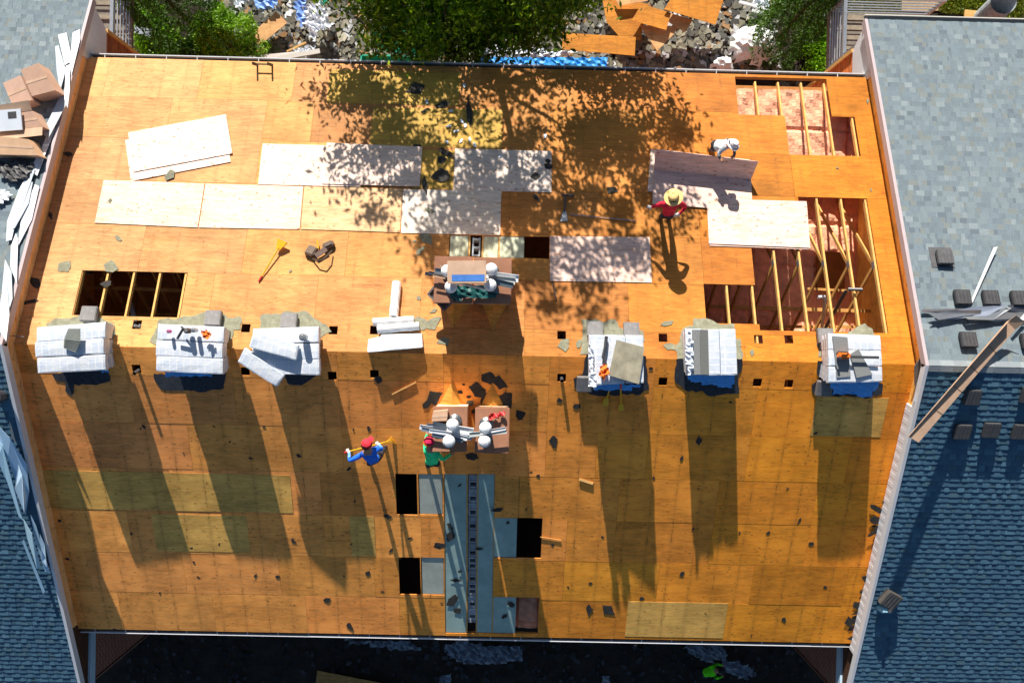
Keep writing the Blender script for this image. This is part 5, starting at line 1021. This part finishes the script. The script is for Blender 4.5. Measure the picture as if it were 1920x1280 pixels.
# ------------------------------------------------------------------ vegetation
def limb(mb,a,b,r0,r1,seed,n=6,wob=0.15):
    r=random.Random(seed); pts=[a.lerp(b,i/n)+Vector((r.uniform(-wob,wob),r.uniform(-wob,wob),0))*(1 if 0<i<n else 0) for i in range(n+1)]
    mb.tube(pts,[r0+(r1-r0)*i/n for i in range(n+1)],8); return pts
def tree(cx,cy,base,cc,rad,nclump,per,leaf,mat,tints,label,cut=None,seed=3):
    T=thing('broadleaf_tree',(cx,cy,base),label,'tree'); r=random.Random(seed); rn=np.random.default_rng(seed)
    cl=[]
    while len(cl)<nclump:
        v=rn.normal(size=3); v/=np.linalg.norm(v); q=np.array(cc)+v*np.array(rad)*rn.uniform(0.3,1.0)**0.6
        if cut and cut(q): continue
        cl.append(q)
    poly=[(650,-40),(655,20),(690,62),(700,88),(735,98),(760,86),(790,108),(840,116),(905,118),(930,98),(985,100),(1030,84),(1062,80),(1080,50),(1130,26),(1165,8),(1172,-40)]
    while len(cl)<nclump+120:      # the low skirt of the crown that hangs towards the eave
        x_,y_=r.uniform(640,1175),r.uniform(-40,118)
        if inside((x_,y_),poly) and r.random()<(0.35 if x_>1050 else 0.9): v_=pz(x_,y_,r.uniform(-5.6,-2.2)); cl.append(np.array(v_))
    cl=np.array(cl); mb=MB(); top=Vector((cx+0.2,cy-0.2,cc[2]+rad[2]*0.5)); trunk=limb(mb,Vector((cx,cy,base)),top,0.26,0.06,seed,9,0.12)
    mb.build('trunk',M['trunk'],T,smooth=True); 
    for i in range(26):
        e=Vector(cl[r.randrange(len(cl))].tolist()); st=min(trunk[2:],key=lambda p:abs(p.z-(e.z-0.9))); mb=MB(); limb(mb,st,e,0.07,0.012,seed+i,6,0.2)
        mb.build('limb',M['trunk'],T,smooth=True)
    szs=rn.uniform(0.25,0.62,len(cl))
    def cf(n,g):
        k=g.integers(0,len(cl),n); return cl[k]+g.normal(size=(n,3))*(szs[k]*0.62)[:,None]*np.array([1.15,1.15,0.55])
    cards('crown',mat,(nclump+120)*per,cf,leaf,tints,parent=T,rs=seed,aspect=0.45); return T
def cut(q):
    d=16.0-q[2]; py=650-(q[1]-0.46)*1308/d; return py>(78 if q[2]>-3 else 92) or q[1]<8.0 or (abs(q[0]+0.2)>4.0 and q[2]<-1.5)
tree(-0.4,11.2,GZ,(-0.1,11.0,-0.8),(4.9,2.9,5.4),300,150,0.095,M['leaf'],[(1,1,1),(0.7,0.8,0.6),(1.8,1.5,0.9),(0.45,0.55,0.5),(1.4,1.2,0.8)],'large leafy tree whose crown overhangs the rear gutter and shades the roof',cut)
def conifer(px,py,z,r0,h,label,mat,tints,n=9000,seed=1,round_=0.9):
    c=pz(px,py,z); T=thing('conifer',(c.x,c.y,GZ),label,'conifer','conifers in the back yard'); mb=MB(); mb.tube([Vector((c.x,c.y,GZ)),Vector((c.x,c.y,GZ+h*0.9))],[0.12,0.03],8); mb.build('trunk',M['trunk'],T)
    def cf(n_,g):
        u=g.uniform(0,1,n_)**0.8; a=g.uniform(0,2*np.pi,n_); prof=r0*np.sqrt(np.clip(1-(u**2.0),0.02,1))**round_*(1+0.16*np.sin(a*5+u*9)+0.10*np.sin(a*11+u*23))
        rr_=prof*g.uniform(0.75,1.03,n_); return np.stack([c.x+rr_*np.cos(a),c.y+rr_*np.sin(a),GZ+0.15+u*h],1)
    cards('crown',mat,n,cf,0.07,tints,parent=T,rs=seed,aspect=0.35,up=1.5); return T
CT=[(1,1,1),(0.7,0.8,0.7),(1.25,1.2,1.1),(0.5,0.6,0.5)]
conifer(322,8,GZ+2.5,1.45,5.4,'large dark conifer at the top left between two shrubs',M['conifer'],CT,14000,1)
conifer(428,82,GZ+1.2,1.15,2.6,'low bright feathery conifer left of the rubble',M['shrub'],[(0.8,0.8,0.6),(1.1,1.0,0.7),(0.5,0.6,0.5)],9000,2)
conifer(1497,28,GZ+2.5,1.05,5.0,'tall dark conifer right of the white bale',M['conifer'],CT,12000,4)
conifer(372,112,GZ+1.2,0.8,2.0,'small shaded conifer right at the rear gutter',M['conifer'],CT,4000,5)
def shrubs(px0,py0,px1,py1,n,label,seed,h=0.7,nn=30):
    g=np.random.default_rng(seed); a,b=pz(px0,py1,GZ+h),pz(px1,py0,GZ+h); T=thing('shrub',((a.x+b.x)/2,(a.y+b.y)/2,GZ),label,'shrub','bright leafy shrubs behind the house')
    ce=np.stack([g.uniform(a.x,b.x,nn),g.uniform(a.y,b.y,nn),GZ+g.uniform(0.15,h,nn)],1)
    def cf(n_,q): k=q.integers(0,nn,n_); return ce[k]+q.normal(size=(n_,3))*np.array([0.17,0.17,0.10])
    cards('foliage',M['shrub'],n,cf,0.055,[(1,1,1),(1.2,1.15,1),(0.7,0.8,0.7)],parent=T,rs=seed,aspect=0.6)
    mb=MB(); 
    for k in range(7): mb.tube([Vector(((a.x+b.x)/2+g.uniform(-.3,.3),(a.y+b.y)/2+g.uniform(-.3,.3),GZ)),Vector(ce[k].tolist())],[0.02,0.008],6)
    mb.build('stems',M['trunk'],T)
shrubs(252,16,296,70,5000,'bright green shrub behind the left balcony with a grey slab on it',11,nn=40)
shrubs(262,60,316,106,4500,'bright green shrub between the left balcony wall and the gutter',12,nn=36)
shrubs(1522,52,1564,90,3600,'bright green shrub right of the tall dark conifer, upper one',13,nn=26)
shrubs(1528,88,1566,134,3600,'bright green shrub by the right siding wall at the gutter',14,nn=26)
plate('shingle_slab',[(254,48),(288,54),(283,70),(252,62)],gz(GZ+0.95),0,0.03,M['shingle'],'grey shingle slab lying on the left shrub','shingle slab',col=(0.4,0.45,0.55))
def grass(poly,n,seed):
    xs_=[p[0] for p in poly]; ys=[p[1] for p in poly]
    def cf(n_,g):
        o=[]
        while len(o)<n_:
            x,y=g.uniform(min(xs_),max(xs_)),g.uniform(min(ys),max(ys))
            if inside((x,y),poly): v=pz(x,y,GZ+0.05+g.uniform(0,0.22)); o.append((v.x,v.y,v.z))
        return np.array(o)
    o=cards('grass',M['lawn'],n,cf,0.06,[(1,1,1),(1.3,1.1,0.7),(0.6,0.7,0.6),(0.8,0.55,0.4)],rs=seed,aspect=0.25,origin=(0,0,GZ)); tag(o,kind='stuff')
grass([(1555,-25),(1690,-25),(1690,22),(1610,30),(1560,48)],6000,21); grass([(1762,-25),(1920,-25),(1920,36),(1762,24)],5000,22); grass([(190,-25),(262,-25),(262,20),(190,20)],3000,23)
# ------------------------------------------------------------------ people
SKIN=simple('skin',(0.42,0.22,0.14),0.6,var=0.05)
def person(label,J,cols,loc):
    """J: joint name -> Vector (world). cols: dict shirt,pants,shoe,glove -> material"""
    R_={'pelvis':.145,'belly':.135,'chest':.155,'neck':.062,'head':.098,'crown':.085,'nose':.02,'shL':.075,'shR':.075,'elL':.048,'elR':.048,'wrL':.034,'wrR':.034,'paL':.036,'paR':.036,'hipL':.10,'hipR':.10,'knL':.066,'knR':.066,'anL':.045,'anR':.045,'toL':.036,'toR':.036}
    E_=[('pelvis','belly'),('belly','chest'),('chest','neck'),('neck','head'),('head','crown'),('head','nose'),('chest','shL'),('chest','shR')]
    for s in 'LR': E_+= [('sh'+s,'el'+s),('el'+s,'wr'+s),('wr'+s,'pa'+s),('pelvis','hip'+s),('hip'+s,'kn'+s),('kn'+s,'an'+s),('an'+s,'to'+s)]
    zone={}
    for k in R_: zone[k]='shirt' if k[:2] in('be','ch','sh') or k[:2]=='el' else 'pants' if k[:3] in('pel','hip') or k[:2] in('kn','an') else 'shoe' if k[:2]=='to' else 'skin'
    for s in 'LR': zone['wr'+s]='sleeve'; zone['pa'+s]='glove'
    for s in 'LR':    # five fingers curling from each palm
        d=(J['pa'+s]-J['wr'+s]).normalized(); sd=d.cross(Vector((0,0,1)));
        if sd.length<.1: sd=Vector((1,0,0))
        sd.normalize(); dn=Vector((0,0,-1))
        for k,(o,L) in enumerate(((-.03,.065),(-.01,.078),(.01,.074),(.03,.058))):
            a,b='f%d%s'%(k,s),'g%d%s'%(k,s); J[a]=J['pa'+s]+d*L*0.6+sd*o; J[b]=J[a]+d*L*0.35+dn*0.03; R_[a]=.010; R_[b]=.008; zone[a]=zone[b]='glove'; E_+=[('pa'+s,a),(a,b)]
        a,b='t0'+s,'t1'+s; J[a]=J['wr'+s].lerp(J['pa'+s],0.6)+sd*-0.045; J[b]=J[a]+d*0.035-sd*0.015+dn*0.01; R_[a]=.012; R_[b]=.009; zone[a]=zone[b]='glove'; E_+=[('pa'+s,a),(a,b)]
    names=list(R_); idx={n:i for i,n in enumerate(names)}; off=Vector(loc)
    me=bpy.data.meshes.new('person'); me.from_pydata([tuple(J[n]-off) for n in names],[(idx[a],idx[b]) for a,b in E_],[]); ob=bpy.data.objects.new('person',me); COL.objects.link(ob); ob.location=off
    sk=ob.modifiers.new('s','SKIN'); sk.use_smooth_shade=True
    for n in names: v=me.skin_vertices[0].data[idx[n]]; v.radius=(R_[n],R_[n]*(0.75 if n in('chest','belly','pelvis') else 1)); v.use_root=(n=='pelvis')
    sb=ob.modifiers.new('u','SUBSURF'); sb.levels=2; sb.render_levels=2
    bpy.context.view_layer.update(); dg=bpy.context.evaluated_depsgraph_get(); nm_=bpy.data.meshes.new_from_object(ob.evaluated_get(dg)); ob.modifiers.clear(); ob.data=nm_
    nm_.materials.clear(); zs=['shirt','pants','shoe','skin','sleeve','glove']
    for z in zs: nm_.materials.append(cols.get(z,SKIN))
    pts=np.array([list(J[n]-off) for n in names]); segs=[(idx[a],idx[b]) for a,b in E_]
    for f in nm_.polygons:
        c=np.array(f.center); best=None
        for a,b in segs:
            A,B=pts[a],pts[b]; t=np.clip(np.dot(c-A,B-A)/max(1e-9,np.dot(B-A,B-A)),0,1); d=np.linalg.norm(c-(A+t*(B-A)))-0.5*(R_[names[a]]*(1-t)+R_[names[b]]*t)
            if best is None or d<best[0]: best=(d,names[b] if t>0.45 else names[a])
        f.material_index=zs.index(zone[best[1]]); f.use_smooth=True
    ca=nm_.color_attributes.new('tint','FLOAT_COLOR','CORNER'); ca.data.foreach_set('color',[1.0]*(4*len(nm_.loops)))
    ob['_w']=tuple(off); return tag(ob,label,'person')
def hat(P_,J,mat,kind,col=(1,1,1)):
    h=J['head']; up=(J['crown']-J['head']).normalized(); m=Matrix.Translation(h+up*0.035)@up.to_track_quat('Z','Y').to_matrix().to_4x4(); q=MB()
    if kind=='straw': q.lathe(m,[(0.215,-0.01),(0.21,0.0),(0.125,0.015),(0.118,0.06),(0.10,0.11),(0.06,0.125),(0.01,0.115)],28,col); n='straw_hat'
    elif kind=='brim': q.lathe(m,[(0.165,0.0),(0.16,0.01),(0.118,0.02),(0.112,0.07),(0.08,0.115),(0.03,0.13),(0.005,0.13)],24,col); n='sun_hat'
    else:
        q.lathe(m,[(0.122,0.0),(0.122,0.03),(0.105,0.08),(0.06,0.115),(0.01,0.12)],22,col); n='cap'
        f=(J['nose']-J['head']); f=(f-up*f.dot(up)).normalized(); s=up.cross(f); c=h+up*0.045
        P4=[c+f*0.08+s*0.08,c+f*0.2+s*0.05,c+f*0.2-s*0.05,c+f*0.08-s*0.08]; q.prism(P4,[v+up*0.012 for v in P4],col)
    q.build(n,mat,P_,smooth=(kind!='cap'))
def ears(P_,J,hair,neckflap=None):
    up=(J['crown']-J['head']).normalized(); f=(J['nose']-J['head']); f=(f-up*f.dot(up)).normalized(); s=up.cross(f)
    for k in (1,-1): q=MB(); c=J['head']+s*k*0.10; q.lathe(Matrix.Translation(c)@s.to_track_quat('Z','Y').to_matrix().to_4x4(),[(0.028,-0.01),(0.024,0.01)],8); q.build('ear',SKIN,P_)
    q=MB(); c=J['head']-f*0.03+up*0.0; q.lathe(Matrix.Translation(c)@up.to_track_quat('Z','Y').to_matrix().to_4x4(),[(0.07,-0.05),(0.105,0.0),(0.112,0.04),(0.09,0.08),(0.02,0.1)],14); q.build('hair',hair,P_,smooth=True)
    for k in (1,-1): q=MB(); c=J['head']+f*0.095+s*k*0.035+up*0.01; q.lathe(Matrix.Translation(c)@f.to_track_quat('Z','Y').to_matrix().to_4x4(),[(0.012,0),(0.008,0.006)],8); q.build('eye',M['blackp'],P_)
HAIR=simple('dark_hair',(0.02,0.014,0.01),0.7)
dk=cloth('dark_trousers',(0.03,0.03,0.04)); jn=cloth('blue_jeans',(0.05,0.08,0.14)); boot=simple('brown_boots',(0.16,0.09,0.045),0.7)
def J_(z0,d): return {k:pz(v[0],v[1],z0+v[2]) for k,v in d.items()}
# red shirt, straw hat
z0=pt(1245,405).z
J=J_(z0,{'pelvis':(1252,401,.86),'belly':(1254,393,1.02),'chest':(1257,384,1.24),'neck':(1260,378,1.38),'head':(1263,371,1.50),'crown':(1263,367,1.60),'nose':(1264,358,1.50),'shL':(1242,382,1.28),'shR':(1275,380,1.28),'elL':(1230,386,1.10),'elR':(1286,388,1.06),'wrL':(1223,388,1.0),'wrR':(1276,399,0.96),'paL':(1219,388,0.98),'paR':(1271,402,0.93),'hipL':(1245,403,.84),'hipR':(1260,402,.84),'knL':(1242,405,.46),'knR':(1258,404,.46),'anL':(1239,410,.05),'anR':(1254,411,.05),'toL':(1238,401,.02),'toR':(1255,402,.02)})
p1=person('person in a red shirt and straw hat standing with arms out by the pale sheets',J,{'shirt':cloth('red_shirt',(0.62,0.02,0.05)),'sleeve':cloth('red_sleeve',(0.62,0.02,0.05)),'pants':dk,'shoe':boot,'glove':cloth('white_glove',(0.75,0.72,0.68)),'skin':SKIN},pt(1245,405)); ears(p1,J,HAIR); hat(p1,J,simple('straw',(0.72,0.50,0.20),0.8,var=0.3,scale=30),'straw')
z0=pt(1340,274).z
J=J_(z0,{'pelvis':(1343,274,.84),'belly':(1350,273,.98),'chest':(1358,273,1.10),'neck':(1366,273,1.16),'head':(1373,273,1.20),'crown':(1377,269,1.28),'nose':(1380,281,1.16),'shL':(1362,266,1.12),'shR':(1353,281,1.10),'elL':(1377,278,1.0),'elR':(1347,290,1.05),'wrL':(1377,291,1.0),'wrR':(1351,297,1.06),'paL':(1374,294,1.02),'paR':(1353,300,1.08),'hipL':(1341,269,.82),'hipR':(1339,279,.82),'knL':(1340,268,.46),'knR':(1338,280,.46),'anL':(1335,270,.05),'anR':(1331,281,.05),'toL':(1340,270,.02),'toR':(1337,283,.02)})
p2=person('person bending in a grey-white shirt and white hat, gripping the raised sheet',J,{'shirt':cloth('grey_white_shirt',(0.62,0.66,0.70)),'sleeve':cloth('charcoal_sleeve',(0.05,0.05,0.06)),'pants':dk,'shoe':boot,'skin':SKIN,'glove':SKIN},pt(1338,275)); ears(p2,J,HAIR); hat(p2,J,simple('white_hat_cloth',(0.75,0.73,0.74),0.8),'brim')
z0=pt(712,862,'L').z
J=J_(z0,{'pelvis':(702,861,.84),'belly':(698,859,.98),'chest':(692,853,1.16),'neck':(690,843,1.28),'head':(688,834,1.38),'crown':(687,829,1.48),'nose':(694,824,1.36),'shL':(677,853,1.18),'shR':(706,841,1.18),'elL':(655,864,1.05),'elR':(716,842,.95),'wrL':(655,849,1.0),'wrR':(712,834,.92),'paL':(653,846,.99),'paR':(709,832,.92),'hipL':(695,865,.82),'hipR':(709,858,.82),'knL':(692,869,.46),'knR':(717,845,.50),'anL':(697,866,.05),'anR':(724,836,.05),'toL':(690,864,.02),'toR':(726,829,.02)})
p3=person('person in a blue shirt and red cap swinging a long yellow shovel',J,{'shirt':cloth('blue_shirt',(0.02,0.17,0.85)),'sleeve':cloth('light_blue_sleeve',(0.20,0.45,0.85)),'pants':dk,'shoe':simple('tan_boots',(0.35,0.25,0.12),0.7),'skin':SKIN,'glove':cloth('pale_glove',(0.7,0.65,0.62))},pt(708,862,'L')); ears(p3,J,HAIR); hat(p3,J,cloth('red_cap_cloth',(0.62,0.03,0.05)),'cap')
T=thing('roofing_shovel',pz(744,822,z0+.05),'long yellow shovel held by the worker in blue','shovel'); A=pz(647,848,z0+1.02); B=pz(722,829,z0+.35)
q=MB(); q.tube([A,B],0.018,10); q.build('handle',M['yellow'],T); q=MB(); q.tube([A-(B-A).normalized()*0.02,A+(B-A).normalized()*0.12],0.023,10); q.build('grip',M['red'],T)
tip=pz(744,822,z0+.12); dd=(tip-B).normalized(); ss=dd.cross(Vector((0,0,1))).normalized()
q=MB(); P4=[B-ss*0.03,B+ss*0.03,tip+ss*0.12,tip-ss*0.12]
for k in (-1,-.33,.33,1): q.beam(B,tip+ss*0.11*k,0.014,0.014)
q.build('tine_frame',M['yellow'],T); q=MB(); q.beam(tip-ss*0.12,tip+ss*0.12,0.05,0.02); q.build('blade',M['steel'],T)
z0=pt(808,868,'L').z
J=J_(z0,{'pelvis':(811,866,.84),'belly':(810,860,1.0),'chest':(808,849,1.16),'neck':(806,837,1.26),'head':(805,829,1.34),'crown':(804,823,1.44),'nose':(812,823,1.32),'shL':(799,845,1.2),'shR':(820,850,1.18),'elL':(797,829,1.14),'elR':(830,862,1.05),'wrL':(800,816,1.12),'wrR':(843,853,.98),'paL':(803,811,1.12),'paR':(848,850,.96),'hipL':(804,869,.82),'hipR':(818,868,.82),'knL':(803,872,.46),'knR':(820,870,.46),'anL':(801,867,.05),'anR':(821,865,.05),'toL':(797,862,.02),'toR':(824,860,.02)})
grn=cloth('green_shirt',(0.04,0.85,0.33))
p4=person('person in a bright green shirt bending beside the lower left chimney',J,{'shirt':grn,'sleeve':grn,'pants':dk,'shoe':boot,'skin':SKIN,'glove':SKIN},pt(810,866,'L')); ears(p4,J,cloth('orange_neck_cloth',(0.85,0.15,0.02))); hat(p4,J,cloth('crimson_cap_cloth',(0.6,0.02,0.08)),'cap')
z0=GZ+0.3
J=J_(z0,{'pelvis':(1322,1262,.82),'belly':(1326,1260,.95),'chest':(1334,1257,1.08),'neck':(1343,1256,1.1),'head':(1350,1257,1.1),'crown':(1354,1256,1.14),'nose':(1354,1262,1.05),'shL':(1337,1249,1.1),'shR':(1338,1265,1.08),'elL':(1344,1244,.9),'elR':(1345,1271,.9),'wrL':(1352,1246,.75),'wrR':(1352,1268,.75),'paL':(1355,1247,.7),'paR':(1355,1267,.7),'hipL':(1320,1256,.8),'hipR':(1320,1267,.8),'knL':(1322,1255,.45),'knR':(1322,1267,.45),'anL':(1318,1254,.05),'anR':(1318,1267,.05),'toL':(1323,1254,.02),'toR':(1323,1267,.02)})
for k in ('chest','belly','pelvis','shL','shR'): pass
lime=cloth('lime_shirt',(0.12,0.85,0.01)); p5=person('person in a lime green shirt bending over in the dark front yard',J,{'shirt':lime,'sleeve':lime,'pants':dk,'shoe':boot,'skin':SKIN,'glove':SKIN},pz(1320,1260,GZ+0.25)); ears(p5,J,HAIR); hat(p5,J,cloth('dark_cap_cloth',(0.03,0.03,0.04)),'cap')
for o in bpy.data.objects:
    for k in ('_w','name_'):
        if k in o: del o[k]
